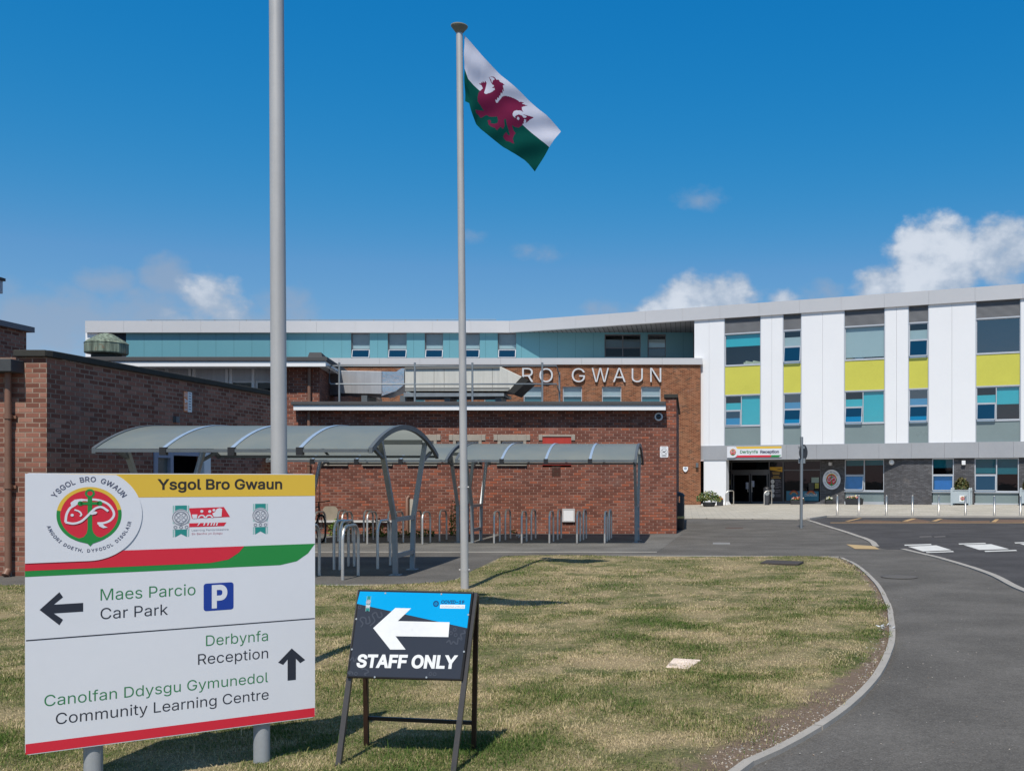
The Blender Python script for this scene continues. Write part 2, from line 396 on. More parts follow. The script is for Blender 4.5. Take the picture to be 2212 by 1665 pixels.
def pip(px, py, poly):
    inside = np.zeros(px.shape, bool); n = len(poly)
    for i in range(n):
        x0, y0 = poly[i]; x1, y1 = poly[(i+1) % n]
        c = ((y0 > py) != (y1 > py)) & (px < (x1-x0)*(py-y0)/((y1-y0) if y1 != y0 else 1e-9)+x0)
        inside ^= c
    return inside
# ------------------------------------------------------------------ palette
def cv(X, Z): return Vector((X-.2493*Z, 1.4*Z, 0))
BRK = brick('old_red_brick', (.15, .056, .04), (.25, .095, .064), (.33, .1, .055), (.4, .26, .21), dark=.5, bump=.6)
BRKL = brick('left_red_brick', (.17, .066, .046), (.29, .125, .088), (.34, .165, .12), (.42, .32, .25), dark=.55, bump=.7, stain=(.09, .08, .075, .3), bed=.5)
BRKO = brick('orange_brick', (.19, .072, .036), (.31, .125, .064), (.12, .06, .038), (.4, .26, .16), w=.225, h=.075, dark=.28, bump=.3)
BRKD = brick('charcoal_brick', (.085, .084, .09), (.115, .115, .125), (.14, .14, .15), (.08, .08, .085), w=.225, h=.075, dark=.3, bump=.4)
WHITE = M('white_render', (.79, .8, .82), .45, 0, .025, .6)
WPAINT = M('white_painted_board', (.8, .81, .82), .5, 0, .05, 1.2)
FASC = M('pale_grey_aluminium', (.61, .6, .6), .35, .25, .05, .35)
BAND = M('grey_aluminium_band', (.43, .435, .45), .38, .3, .1, .5)
JOINT = M('joint_shadow_gap', (.25, .26, .28), .8)
TEAL = M('teal_cladding', (.11, .285, .34), .42, 0, .05, .5)
TEALB = M('teal_blind', (.03, .5, .56), .75, 0, .06, 1.)
GREYB = M('pale_blind', (.5, .56, .55), .8, 0, .06, 1.)
YEL = M('lime_yellow_panel', (.57, .55, .085), .3, 0, .1, .8)
SPAN = M('grey_green_spandrel', (.2, .255, .26), .3, 0, .1, .7)
FRAME = M('silver_window_frame', (.5, .53, .57), .4, .2, .05)
FRAMED = M('dark_grey_frame', (.14, .145, .16), .45, .2, .08)
LOUV = M('grey_louvre', (.3, .31, .33), .5, .2, .08)
SOFF = M('soffit_board', (.2, .205, .21), .6, 0, .08)
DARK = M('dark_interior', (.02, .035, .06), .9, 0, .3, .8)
GLS = glassmat('window_glass', (.78, .88, .92), .015, 2.1)
GLB = glassmat('blue_tinted_glass', (.45, .68, .92), .015, 3.0)
GLD = glassmat('dark_glass', (.4, .46, .5), .02, 1.5)
FELT = M('roofing_felt', (.075, .075, .078), .92, 0, .25, 2., bump=.5)
COPE = M('dark_coping_stone', (.036, .035, .03), .9, 0, .45, 3., bump=.5)
BROWN = M('brown_painted_pipe', (.2, .105, .07), .5, 0, .15, 4.)
GALV = M('galvanised_steel', (.28, .31, .33), .5, .55, .2, 5., bump=.1)
GALVD = M('dull_grey_steel', (.13, .15, .165), .55, .4, .2, 5.)
STEEL = M('brushed_stainless_steel', (.7, .675, .63), .4, .75, .1, 6.)
POLE = M('silver_pole_paint', (.46, .455, .45), .5, .15, .08, 4., streak=True)
BLACK = M('black_plastic', (.018, .018, .02), .5, 0, .2, 3.)
CONC = M('weathered_concrete', (.34, .3, .25), .9, 0, .25, 5., bump=.4)

def wallh(mb, u0, u1, v0, v1, holes=(), rev=.12, m=0, mr=None):
    us = sorted({u0, u1, *[min(max(h[i], u0), u1) for h in holes for i in (0, 1)]})
    vs = sorted({v0, v1, *[min(max(h[i], v0), v1) for h in holes for i in (2, 3)]})
    for a, b in zip(us, us[1:]):
        for c, d in zip(vs, vs[1:]):
            x, y = (a+b)/2, (c+d)/2
            if any(h[0] < x < h[1] and h[2] < y < h[3] for h in holes): continue
            mb.face([(a, c, 0), (b, c, 0), (b, d, 0), (a, d, 0)], m)
    mr = m if mr is None else mr
    for h in holes:
        a, b, c, d = h[:4]
        for p, q in (((a, c), (a, d)), ((b, d), (b, c)), ((b, c), (a, c)), ((a, d), (b, d))):
            mb.face([(*p, 0), (*q, 0), (*q, -rev), (*p, -rev)], mr)

def window(root, pl, u0, u1, v0, v1, dep, fm, gm, vs=(), hs=(), fw=.05, blinds=(), sashes=(), name='window', inner=None, pname='pane', sfm=None):
    """frame > pane, blind, opening sashes.  vs / hs: mullions and transoms; sashes: (u0,u1,v0,v1,tilt,glass)"""
    T = pl.mat(); f = MB(T); z0, z1 = -dep-.06, -dep
    f.box(u0, u1, v0, v0+fw, z0, z1); f.box(u0, u1, v1-fw, v1, z0, z1)
    f.box(u0, u0+fw, v0+fw, v1-fw, z0, z1-.002); f.box(u1-fw, u1, v0+fw, v1-fw, z0, z1-.002)
    for x in vs: f.box(x-fw/2, x+fw/2, v0+fw, v1-fw, z0, z1-.003)
    for (a, b, y) in hs: f.box(a, b, y-fw/2, y+fw/2, z0, z1-.004)
    w = f.build(name, fm, root)
    g = MB(T)
    if sashes:       # glass only outside the opening sashes
        cells_u = sorted({u0, u1, *[q[i] for q in sashes for i in (0, 1)]}); cells_v = sorted({v0, v1, *[q[i] for q in sashes for i in (2, 3)]})
        for a, b in zip(cells_u, cells_u[1:]):
            for c, d in zip(cells_v, cells_v[1:]):
                x, y = (a+b)/2, (c+d)/2
                if any(q[0] < x < q[1] and q[2] < y < q[3] for q in sashes): continue
                if b-a > .02 and d-c > .02: g = MB(T); g.face([(a, c, z0+.02), (b, c, z0+.02), (b, d, z0+.02), (a, d, z0+.02)]); g.build(pname, gm, w)
    else: g.face([(u0, v0, z0+.02), (u1, v0, z0+.02), (u1, v1, z0+.02), (u0, v1, z0+.02)]); g.build(pname, gm, w)
    for (a, b, c, d, tilt, gg) in sashes:
        o = math.tan(R(tilt))*(d-c); s_ = MB(T); k = .045
        tl, tr, bl, br = (a+k/2, d-k/2, z1+.004), (b-k/2, d-k/2, z1+.004), (a+k/2, c+k/2, z1+.004+o), (b-k/2, c+k/2, z1+.004+o)
        for p, q in ((tl, tr), (bl, br)): s_.bar(p, q, k, k)
        for p, q in ((tl, bl), (tr, br)): s_.bar(p, q, k*.98, k*.96)
        sh = s_.build('sash', sfm or fm, w)
        q_ = MB(T); q_.face([bl, br, tr, tl]); q_.build('pane', gg or gm, w)
    for (a, b, c, d, bm) in blinds:
        q_ = MB(T); q_.face([(a, c, z0-.05), (b, c, z0-.05), (b, d, z0-.05), (a, d, z0-.05)]); q_.build('blind', bm, w)
    return w

# ================================================================== GROUND AND PAVING (structure)
def tex_ground(name, base, speck, var=.18, rough=.92, sp=.72, patch=.9):
    t = NT(name); p = t.pos(); a = t.noise(p, patch, 6); b = t.noise(p, 90, 3, .7); c = t.noise(p, 260, 2, .7)
    col = t.mix(t.rng(a, .3, .72), tuple(x*(1-var) for x in base), tuple(x*(1+var) for x in base))
    vo_ = t.n('ShaderNodeTexVoronoi'); vo_.inputs['Scale'].default_value = 110; t.l(p, vo_.inputs['Vector']); sv_ = t.n('ShaderNodeSeparateColor'); t.l(vo_.outputs['Color'], sv_.inputs[0])
    col = t.mix(1., col, t.math('ADD', t.math('MULTIPLY', sv_.outputs[0], .42), .78), 'MULTIPLY')
    col = t.mix(1., col, t.math('ADD', t.math('MULTIPLY', b, .8), .6), 'MULTIPLY'); col = t.mix(1., col, t.math('ADD', t.math('MULTIPLY', t.noise(p, 14, 5, .7), .6), .7), 'MULTIPLY')
    col = t.mix(t.rng(sv_.outputs[1], .975, .99, 0, .5), col, tuple(speck))
    col = t.mix(t.rng(c, sp, sp+.06, 0, .55), col, tuple(speck))
    col = t.mix(t.rng(t.noise(p, .23, 4), .52, .7, 0, .2), col, tuple(x*.62 for x in base))
    t.bsdf(col, rough, 0, t.math('ADD', b, sv_.outputs[2]), .5, .005, .12); MATS[name] = t.m; return t.m
ASPH = tex_ground('path_asphalt', (.118, .112, .104), (.22, .21, .2))
ASPHB = tex_ground('bay_asphalt', (.142, .138, .13), (.22, .21, .2))
ROADM = tex_ground('road_asphalt', (.068, .066, .068), (.16, .16, .17))
LAWNM = None
PAVE = NT('paving_slabs')
_p = PAVE.pos(); _b = PAVE.n('ShaderNodeTexBrick'); _b.inputs['Scale'].default_value = 1; _b.inputs['Brick Width'].default_value = .6; _b.inputs['Row Height'].default_value = .45; _b.inputs['Mortar Size'].default_value = .008
_b.inputs['Color1'].default_value = (.36, .335, .28, 1); _b.inputs['Color2'].default_value = (.43, .4, .34, 1); _b.inputs['Mortar'].default_value = (.16, .15, .13, 1); PAVE.l(_p, _b.inputs['Vector'])
PAVE.bsdf(PAVE.mix(1., _b.outputs['Color'], PAVE.math('ADD', PAVE.math('MULTIPLY', PAVE.noise(_p, .7, 5), .5), .75), 'MULTIPLY'), .9, 0, PAVE.noise(_p, 60), .2, .004); PAVE = PAVE.m
KERB = M('kerb_concrete', (.33, .31, .28), .9, 0, .2, 4., bump=.3)
PAINT = M('white_road_paint', (.58, .58, .56), .85, 0, .3, 6., bump=.3)
PAINTY = M('worn_yellow_paint', (.42, .27, .12), .85, 0, .3, 8.)

g = MB(); g.face([(-900, -300, 0), (900, -300, 0), (900, 1500, 0), (-900, 1500, 0)]); struct(g.build('ground', ASPH))

# road: darker surface right of the footpath kerb
k1 = [(1747, 1124), (1785, 1136), (1870, 1164), (1892, 1180)]
k2 = [(1950, 1186), (2050, 1211), (2140, 1241), (2212, 1276)]
k2e = [cv(6.95, 8.2), cv(6.9, 6), cv(7.2, 3)]
roadp = [G(*p) for p in k1]+[G(1915, 1186)]+[G(*p) for p in k2]+k2e+[Vector((60, 4, 0)), Vector((60, 41, 0))]+[G(2212, 1117.8), G(1800, 1117), G(1783, 1117)]
m = MB(); m.flat([(p.x, p.y) for p in roadp][::-1] if False else [(p.x, p.y) for p in roadp], .004)
ROADO = struct(m.build('road', ROADM))
# bicycle parking apron: slightly paler asphalt strip in front of the brick wall
bp = [G(560, 1192), G(1419, 1192), G(1473, 1153), cv(5., 20.55), cv(-11, 20.55), cv(-11, 15.2)]
m = MB(); m.flat([(p.x, p.y) for p in bp], .004); struct(m.build('cycle_apron', ASPHB))
m = MB(); a_, b_ = G(560, 1192), G(1419, 1191.6); m.box(a_.x, b_.x, a_.y-.05, a_.y+.03, -.02, .012); struct(m.build('edging_strip', KERB))
# plaza in front of reception
pz = [G(1440, 1119), G(1745, 1122), G(1783, 1116), G(2212, 1117), (60, 41.3)]
def plaza_h(X, Z):        # the paving climbs gently towards the right end of the front
    return .03+.19*min(1, max(0, (X-1)/17.5))*min(1, max(0, (Z-42)/11))
m = MB(); xs_ = [-6, -2, 1, 4, 7, 10, 13, 16, 19, 24, 30, 60]; zs_ = [44, 47, 50, 53, 57, 62, 74]
near = smoothline([(p[0], p[1]) for p in pz], 1)
def nearz(x):
    for a, b in zip(pz, pz[1:]):
        if a[0] <= x <= b[0]: return a[1]+(b[1]-a[1])*(x-a[0])/(b[0]-a[0])
    return pz[0][1] if x < pz[0][0] else pz[-1][1]
xs_ = sorted(set(xs_+[p[0] for p in pz])); xs_ = [x for x in xs_ if x >= pz[0][0]-6]
for a, b in zip(xs_, xs_[1:]):
    cols = []
    for x in (a, b): cols.append([(x, z, plaza_h(x, z)) for z in [nearz(x)]+zs_])
    for k in range(len(zs_)): m.face([cols[0][k], cols[1][k], cols[1][k+1], cols[0][k+1]], 0, True)
    m.face([(cols[0][0][0], cols[0][0][1], -.05), (cols[1][0][0], cols[1][0][1], -.05), cols[1][0], cols[0][0]])
struct(m.build('plaza_paving', PAVE))
m = MB(); kl = [G(1745, 1122.4), G(1765, 1119.5), G(1783, 1116.4), G(1840, 1116.6), G(2212, 1117.6), Vector((60, 40.9, 0))]
for a_, b_ in zip(kl, kl[1:]): m.bar(a_+Vector((0, -.06, .04)), b_+Vector((0, -.06, .04)), .14, .09)
struct(m.build('plaza_kerb', KERB, bevel=.01))
def ribbon(name, pts, w, h, mat, stone=.915):
    """row of edging stones along a line, with open joints and slightly uneven setting"""
    c = smoothline([(p.x, p.y) for p in pts], 8); r = random.Random(len(c)); mb = MB()
    L = [0]
    for a, b in zip(c, c[1:]): L.append(L[-1]+(b-a).length)
    def at_(d):
        d = min(max(d, 0), L[-1]); k = 0
        while k < len(c)-2 and L[k+1] < d: k += 1
        f = (d-L[k])/max(L[k+1]-L[k], 1e-9); return c[k].lerp(c[k+1], f), (c[k+1]-c[k]).normalized()
    d = 0
    while d < L[-1]:
        e = min(d+stone, L[-1]); n = 3 if stone < 1.5 else 2; dz = r.uniform(-.003, .003); dx = r.uniform(-.004, .004)
        for q in range(n):
            a, b = d+.004+(e-d-.008)*q/n, d+.004+(e-d-.008)*(q+1)/n; (p0, t0), (p1, t1) = at_(a), at_(b); n0, n1 = Vector((-t0.y, t0.x)), Vector((-t1.y, t1.x))
            A = [p0-n0*(w/2+dx), p1-n1*(w/2+dx), p1+n1*(w/2-dx), p0+n0*(w/2-dx)]
            mb.hexa([(*p, -.05) for p in A]+[(*p, h+dz) for p in A])
        d = e
    return struct(mb.build(name, mat))
ribbon('road_kerb', [G(*p) for p in k1], .15, .022, KERB)
ribbon('road_kerb', [G(*p) for p in k2]+k2e, .12, .022, KERB)
# lawn outline
edge = [G(*p) for p in ((1818, 1206), (1852, 1224), (1888, 1256), (1912, 1293), (1925, 1335), (1927, 1385), (1916, 1420), (1893, 1463), (1850, 1511), (1800, 1552), (1735, 1594), (1660, 1634), (1592, 1667))]
edge_c = [Vector((p[0], p[1], 0)) for p in smoothline([(p.x, p.y) for p in edge], 6)]
tail = [cv(.86, 3.3), cv(.2, 2.75), cv(-2, 1.6), cv(-9, 1.2)]
farl = [G(-420, 1271)]+[G(*p) for p in ((0, 1269), (300, 1268), (680, 1267), (880, 1265), (950, 1262), (985, 1255), (1035, 1231), (1085, 1205), (1110, 1203.5), (1300, 1203), (1550, 1203), (1700, 1204))]
LAWN = [(p.x, p.y) for p in edge_c+tail+farl]
t = NT('lawn_turf'); p = t.pos(); a = t.noise(p, .8, 6, .6); b = t.noise(p, 5, 5, .65); c = t.noise(p, 40, 4, .7)
col = t.mix(t.rng(a, .36, .66), (.13, .14, .055), (.34, .27, .155))
col = t.mix(t.rng(b, .3, .75, 0, .75), col, (.3, .23, .14))
col = t.mix(t.rng(t.noise(p, 1.7, 4), .52, .66, 0, .7), col, (.07, .095, .03))
col = t.mix(1., col, t.math('ADD', t.math('MULTIPLY', c, 1.7), .15), 'MULTIPLY')
# bare soil along the kerb comes from a vertex colour mask
vc = t.n('ShaderNodeVertexColor', layer_name='soil')
col = t.mix(t.rng(t.math('ADD', vc.outputs['Color'], t.math('MULTIPLY', t.math('SUBTRACT', b, .5), .9)), .38, .68), col, t.mix(b, (.14, .1, .07), (.22, .165, .125)))
t.bsdf(col, .95, 0, t.math('ADD', c, b), .8, .03, .15); LAWNM = t.m
ec = np.array([(p.x, p.y) for p in edge_c])
def edge_dist(px, py):
    d = np.full(px.shape, 1e9)
    for (ax, ay), (bx, by) in zip(ec, ec[1:]):
        vx, vy = bx-ax, by-ay; L2 = vx*vx+vy*vy+1e-12
        tt = np.clip(((px-ax)*vx+(py-ay)*vy)/L2, 0, 1); d = np.minimum(d, np.hypot(px-ax-tt*vx, py-ay-tt*vy))
    return d
# lawn as a gently uneven triangulated sheet
from mathutils import geometry as mg
def hum(x, y): return .03+.018*np.sin(x*1.1+y*.7)*np.sin(y*.9-.4)+.01*np.sin(x*3.1+1)*np.sin(y*2.7)
bx = np.array(LAWN); xs = np.arange(bx[:, 0].min(), bx[:, 0].max(), .16); ys = np.arange(bx[:, 1].min(), bx[:, 1].max(), .16)
gx, gy = np.meshgrid(xs, ys); gx = gx.ravel()+rng.uniform(-.04, .04, gx.size); gy = gy.ravel()+rng.uniform(-.04, .04, gy.size)
ok = pip(gx, gy, LAWN) & (gx > -16) & (gx < 8); gx, gy = gx[ok], gy[ok]
allp = [Vector(q) for q in LAWN]+[Vector((a_, b_)) for a_, b_ in zip(gx, gy)]
nb = len(LAWN)
vo, eo, fo, *_ = mg.delaunay_2d_cdt(allp, [(i, (i+1) % nb) for i in range(nb)], [], 1, 1e-4)
vo = np.array([(q.x, q.y) for q in vo]); dd = edge_dist(vo[:, 0], vo[:, 1])
zz = hum(vo[:, 0], vo[:, 1]); zz = np.minimum(zz, .006+np.minimum(dd, .5)*.1)
me = bpy.data.meshes.new('lawn'); me.from_pydata([(x, y, z) for (x, y), z in zip(vo, zz)], [], [tuple(f) for f in fo]); me.materials.append(LAWNM)
ca = me.color_attributes.new('soil', 'FLOAT_COLOR', 'POINT')
soilw = .16+.34*np.exp(-((vo[:, 1]-6.4)/1.7)**2)
sv = np.clip(1-dd/(soilw*1.5), 0, 1); ca.data.foreach_set('color', np.column_stack([sv, sv, sv, np.ones_like(sv)]).ravel().astype(np.float32))
me.polygons.foreach_set('use_smooth', [True]*len(me.polygons))
lo = bpy.data.objects.new('lawn', me); COL.objects.link(lo); struct(lo)
ribbon('lawn_edging', edge+[cv(.86, 3.3), cv(.2, 2.75)], .062, .03, KERB)
ribbon('lawn_edging', [G(*p) for p in ((985, 1255), (1035, 1231), (1085, 1205))], .05, .03, KERB)
ribbon('lawn_edging', [G(*p) for p in ((-300, 1270), (300, 1268), (680, 1267), (880, 1265), (950, 1262))], .05, .03, KERB)
ribbon('lawn_edging', [G(*p) for p in ((1085, 1204), (1300, 1202.5), (1550, 1202.5), (1700, 1203.5), (1812, 1204.5))], .05, .03, KERB)

# grass blades, one object, denser where it is near
def blades(n, y0, y1, x0f, x1f, L, w, seed):
    r = np.random.default_rng(seed); y = y0+(y1-y0)*r.random(n); x = (x0f+(x1f-x0f)*r.random(n))*y
    k = pip(x, y, LAWN); x, y = x[k], y[k]; d = edge_dist(x, y)
    sw = .14+.3*np.exp(-((y-6.4)/1.7)**2)
    patch = np.sin(x*2.3+1.7*np.sin(y*1.9))*np.sin(y*2.6+1.3*np.sin(x*2.1)); pr = np.clip((d-sw*.35+.12*patch)/(sw*.9), .05, 1)
    k = r.random(len(x)) < pr*(.72+.28*patch); x, y, patch = x[k], y[k], patch[k]; n = len(x)
    ln = L*(.5+r.random(n))*(1+.35*patch); th = r.random(n)*2*np.pi; lean = .35+.95*r.random(n)
    dx, dy = np.cos(th), np.sin(th); hw = w*(.6+.8*r.random(n))/2; z = hum(x, y)-.004
    P = np.empty((n, 5, 3)); ox, oy = -dy*hw, dx*hw
    for i, (f, hh, wf) in enumerate(((0, 0, 1), (0, 0, -1), (.4, .62, -.8), (.4, .62, .8), (1, 1, 0))):
        P[:, i, 0] = x+dx*ln*np.sin(lean)*f+ox*wf; P[:, i, 1] = y+dy*ln*np.sin(lean)*f+oy*wf; P[:, i, 2] = z+ln*np.cos(lean*(.8 if f < 1 else 1))*hh
    dry = np.clip(.58-.3*patch+r.normal(0, .28, n), 0, 1)
    return P, dry
parts = [blades(300000, 4.6, 7.9, -.74, .2, .021, .0034, 1), blades(260000, 7.6, 12, -.74, .24, .022, .0048, 2), blades(170000, 11.7, 20.3, -.74, .24, .023, .008, 3), blades(5000, 4.6, 8, -.74, .2, .06, .004, 4)]
Pn = np.concatenate([q[0] for q in parts]); dry = np.concatenate([q[1] for q in parts]); n = len(Pn)
me = bpy.data.meshes.new('grass'); me.vertices.add(n*5); me.vertices.foreach_set('co', Pn.reshape(-1).astype(np.float32))
base = np.arange(n)[:, None]*5
loops = np.concatenate([base+np.array([[0, 1, 2, 3]]), base+np.array([[3, 2, 4]])], 1).ravel()
me.loops.add(n*7); me.loops.foreach_set('vertex_index', loops.astype(np.int32))
st = (np.arange(n)[:, None]*7+np.array([[0, 4]])).ravel(); me.polygons.add(n*2); me.polygons.foreach_set('loop_start', st.astype(np.int32))
me.update(calc_edges=True); me.validate()
ca = me.color_attributes.new('dry', 'FLOAT_COLOR', 'POINT'); dv = np.repeat(dry, 5); ca.data.foreach_set('color', np.column_stack([dv, dv, dv, np.ones_like(dv)]).ravel().astype(np.float32))
t = NT('grass_blade'); vc = t.n('ShaderNodeVertexColor', layer_name='dry'); p = t.pos()
big = t.noise(p, .8, 6, .6); f = t.math('ADD', vc.outputs['Color'], t.math('ADD', t.math('MULTIPLY', t.math('SUBTRACT', big, .5), 2.4), t.math('MULTIPLY', t.math('SUBTRACT', t.noise(p, 3.2, 4), .5), 1.1)), True)
gcol = t.mix(t.rng(f, .16, .6), (.085, .145, .035), (.27, .26, .105)); gcol = t.mix(t.rng(f, .55, 1.), gcol, (.64, .52, .32))
bs = t.n('ShaderNodeBsdfDiffuse'); t.l(gcol, bs.inputs[0]); tl = t.n('ShaderNodeBsdfTranslucent'); t.l(gcol, tl.inputs[0]); ms = t.n('ShaderNodeMixShader'); ms.inputs[0].default_value = .25
t.l(bs.outputs[0], ms.inputs[1]); t.l(tl.outputs[0], ms.inputs[2]); t.l(ms.outputs[0], t.out.inputs[0]); me.materials.append(t.m)
gr = bpy.data.objects.new('grass', me); COL.objects.link(gr); struct(gr, 'stuff')

# loose grit and pebbles on the worn soil strip, grit and dry clippings on the path: one uncountable scatter
r_ = np.random.default_rng(11); gv = MB()
for k in range(1900):
    i = int(r_.integers(0, len(ec)-1)); f = r_.random(); c0 = ec[i]*(1-f)+ec[i+1]*f; tv = ec[i+1]-ec[i]; tv = tv/np.linalg.norm(tv); nv = np.array([-tv[1], tv[0]])
    if k < 1780: off = abs(r_.normal(0, .16))+.05; s_ = .003+.006*r_.random()**2
    else: off = -abs(r_.normal(0, .9))-.05; s_ = .003+.003*r_.random()
    c1 = c0+nv*off; inside = bool(pip(np.array([c1[0]]), np.array([c1[1]]), LAWN)[0])
    if inside != (k < 1780): c1 = c0-nv*off
    z_ = float(hum(c1[0], c1[1]))*.5+.004 if k < 1780 else .004; z_ = min(z_, .006+.1*abs(off)) if k < 1780 else z_
    a_ = r_.random()*6.28; P_ = [Vector((c1[0]+s_*math.cos(a_+j*2.1)*(1+.5*r_.random()), c1[1]+s_*math.sin(a_+j*2.1)*(1+.5*r_.random()), z_)) for j in range(3)]; T_ = Vector((c1[0], c1[1], z_+s_*.9)); mi_ = int(r_.integers(0, 3))
    for j in range(3): gv.face([P_[j], P_[(j+1) % 3], T_], mi_)
struct(gv.build('grit', [M('pale_grit', (.45, .4, .34), .9), M('brown_grit', (.2, .14, .1), .9), M('grey_grit', (.28, .27, .25), .9)]), 'stuff')
# road markings (painted on the road: children of it)
def gpoly(name, cr, quads, mat, z=.009, parent=ROADO):
    mb = MB()
    for q in quads:
        P = [G(*cr(*c)) for c in q]; a_ = sum(P[i].x*P[(i+1) % len(P)].y-P[(i+1) % len(P)].x*P[i].y for i in range(len(P)))
        if a_ < 0: P = P[::-1]
        mb.face([(p.x, p.y, z) for p in P])
    o = mb.build(name, mat, None)
    if parent is not None: o.parent = parent
    return o
for q in ([[(605, 1085), (880, 1073), (1030, 1120), (750, 1133)], [(568, 1067), (828, 1060), (836, 1070), (575, 1077)], [(778, 1139), (1043, 1129), (1052, 1138), (787, 1147)]],
          [[(1145, 1070), (1415, 1062), (1590, 1110), (1300, 1118)], [(1095, 1056), (1355, 1049), (1366, 1058), (1105, 1065)], [(1348, 1127), (1655, 1118), (1667, 1127), (1358, 1137)]],
          [[(1690, 1058), (1960, 1050), (2150, 1098), (1860, 1106)], [(1640, 1045), (1900, 1038), (1912, 1046), (1650, 1054)]]):
    gpoly('zebra_block', C4, q, PAINT)
gpoly('bay_marking', C4, [[(-150, 851), (1760, 851), (1760, 855), (-150, 855)], [(-10, 838), (130, 808), (160, 808), (30, 838)], [(545, 838), (640, 812), (690, 812), (600, 838)], [(830, 838), (900, 815), (945, 815), (885, 838)], [(1415, 845), (1455, 818), (1490, 818), (1460, 845)], [(1720, 850), (1760, 826), (1790, 826), (1765, 850)]], PAINTY)
gpoly('bay_surface', C4, [[(200, 826), (540, 838), (540, 850), (-60, 850)], [(690, 815), (830, 838), (800, 850), (520, 850)], [(945, 818), (1180, 835), (1400, 830), (1400, 850), (900, 850)], [(1490, 820), (1760, 822), (1720, 850), (1440, 850)]], tex_ground('worn_bay_surface', (.15, .1, .075), (.3, .2, .15)), .0085)
gpoly('drain_cover', C4, [[(715, 985), (830, 980), (840, 993), (720, 997)], [(855, 985), (965, 980), (975, 992), (865, 997)]], M('worn_iron', (.11, .1, .095), .8, .2, .3, 20), .0087)
struct(gpoly('tactile_paving', C4, [[(5, 1063), (270, 1080), (330, 1112), (90, 1108)]], M('buff_paving', (.42, .3, .15), .9, 0, .2, 12, bump=.4), .009, None))
def cover(name, lab, cat, cr, q, mat, h=.012, bevel=.004):
    P = [G(*cr(*c)) for c in q]; c0 = sum(P, Vector())/4; a_ = sum(P[i].x*P[(i+1) % 4].y-P[(i+1) % 4].x*P[i].y for i in range(4))
    if a_ < 0: P = P[::-1]
    mb = MB(); mb.hexa([(p.x, p.y, -.03) for p in P]+[(p.x, p.y, h) for p in P]); return tag(mb.build(name, mat, bevel=bevel), lab, cat)
CM = crop(2000, 1500, 2192/873.); CG = crop(1300, 1500, 2009/800.)
cover('manhole_cover', 'dark iron manhole cover set in the far edge of the lawn', 'manhole cover', CM, [(332, 218), (600, 226), (640, 206), (380, 196)], M('iron_cover', (.06, .05, .045), .8, .2, .3, 9, bump=.4), .06)
cover('concrete_slab', 'small pale concrete slab with rough face lying in the middle of the lawn', 'slab', CG, [(1425, 950), (1580, 965), (1672, 900), (1480, 888)], M('pale_rough_concrete', (.66, .54, .45), .95, 0, .9, 9, bump=.9), .03, .008)
P = [G(1910, 1246), G(1975, 1246)]
mb = MB(); c0 = (P[0]+P[1])/2
mb.lathe([(.0, .006), (.3, .006), (.3, .011), (.22, .011), (.21, .007), (.0, .007)], c0, 28); tag(mb.build('manhole_cover', M('worn_round_cover', (.105, .098, .09), .85, .1, .3, 12)), 'round worn manhole cover in the grey footpath right of the lawn', 'manhole cover')
cover('drain_grate', 'rusty brown drain grate in the asphalt before the reception door', 'drain cover', C3, [(685, 1158), (905, 1158), (905, 1148), (700, 1148)], M('rusty_iron', (.09, .06, .05), .85, .1, .3, 12))
cover('drain_grate', 'thin pale drain channel grate in the asphalt beyond the lawn', 'drain cover', CM, [(0, 65), (122, 66), (120, 56), (0, 55)], M('galv_grate', (.22, .22, .22), .8, .1, .3, 12))
# ================================================================== MODERN SCHOOL BUILDING
P0 = Vector(((1515-CX)/FPX*60.54, 60.54, 0)); fa = R(22.28); dvec = Vector((math.cos(fa), -math.sin(fa), 0))
FP = Plane(P0, dvec, (0, 0, 1)); FT = FP.mat()
def fh(cr, x, y): return FP.hit(cr(x, y))[1]
def fs(cr, x, y=1000): return FP.hit(cr(x, y))[0]
SB = thing('school_building', 'modern three storey school with white panels, teal top floor and orange brick wing', 'building', (8, 44, 0))
hF = fh(C1, 600, 365)            # underside of the roof fascia
hCan1, hCan0 = fh(C1, 600, 1560), FP.hit((1600, 992.3))[1]
RT = FP.hit((2000, 628.5))[1]    # roof edge
sL = FP.hit((1500, 750))[0]; sR = 24.
bays = [(fs(C1, 437), fs(C1, 783)), (fs(C1, 985), fs(C1, 1163)), (fs(C1, 1557), fs(C2, 368)), (fs(C2, 581), fs(C2, 777)), (fs(C2, 1210), fs(C2, 1637))]
bays.append((bays[4][1]+2.9, bays[4][1]+4.2))
H = {k: fh(C1, 600, y) for k, y in dict(louv=512, w1b=812, yt=820, yb=1088, w2t=1094, w2m=1230, w2b=1380, sp=1556).items()}
H['w1m'] = fh(C1, 1075, 634)
m = MB(FT); s0 = sL
for a, b in bays+[(sR, sR)]:
    w = a-s0; n = 2 if w > 1.3 else 1
    frac = {0: [0, .49, 1]}.get(len(m.f) and 1, None)
    for i in range(n):
        x0, x1 = s0+w*i/n, s0+w*(i+1)/n
        m.box(x0+(.006 if i else 0), x1-(.006 if i < n-1 else 0), hCan1, hF, -.3, 0)
    s0 = b
m.build('white_cladding', WHITE, SB)
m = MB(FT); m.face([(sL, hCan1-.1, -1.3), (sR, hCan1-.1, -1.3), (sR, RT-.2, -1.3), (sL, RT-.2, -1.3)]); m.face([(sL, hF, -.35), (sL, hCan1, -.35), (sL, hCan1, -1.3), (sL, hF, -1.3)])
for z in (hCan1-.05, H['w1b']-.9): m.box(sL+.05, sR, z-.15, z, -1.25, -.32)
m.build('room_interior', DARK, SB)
BOOK = M('papers_on_sill', (.6, .58, .4), .9, 0, .3, 4)
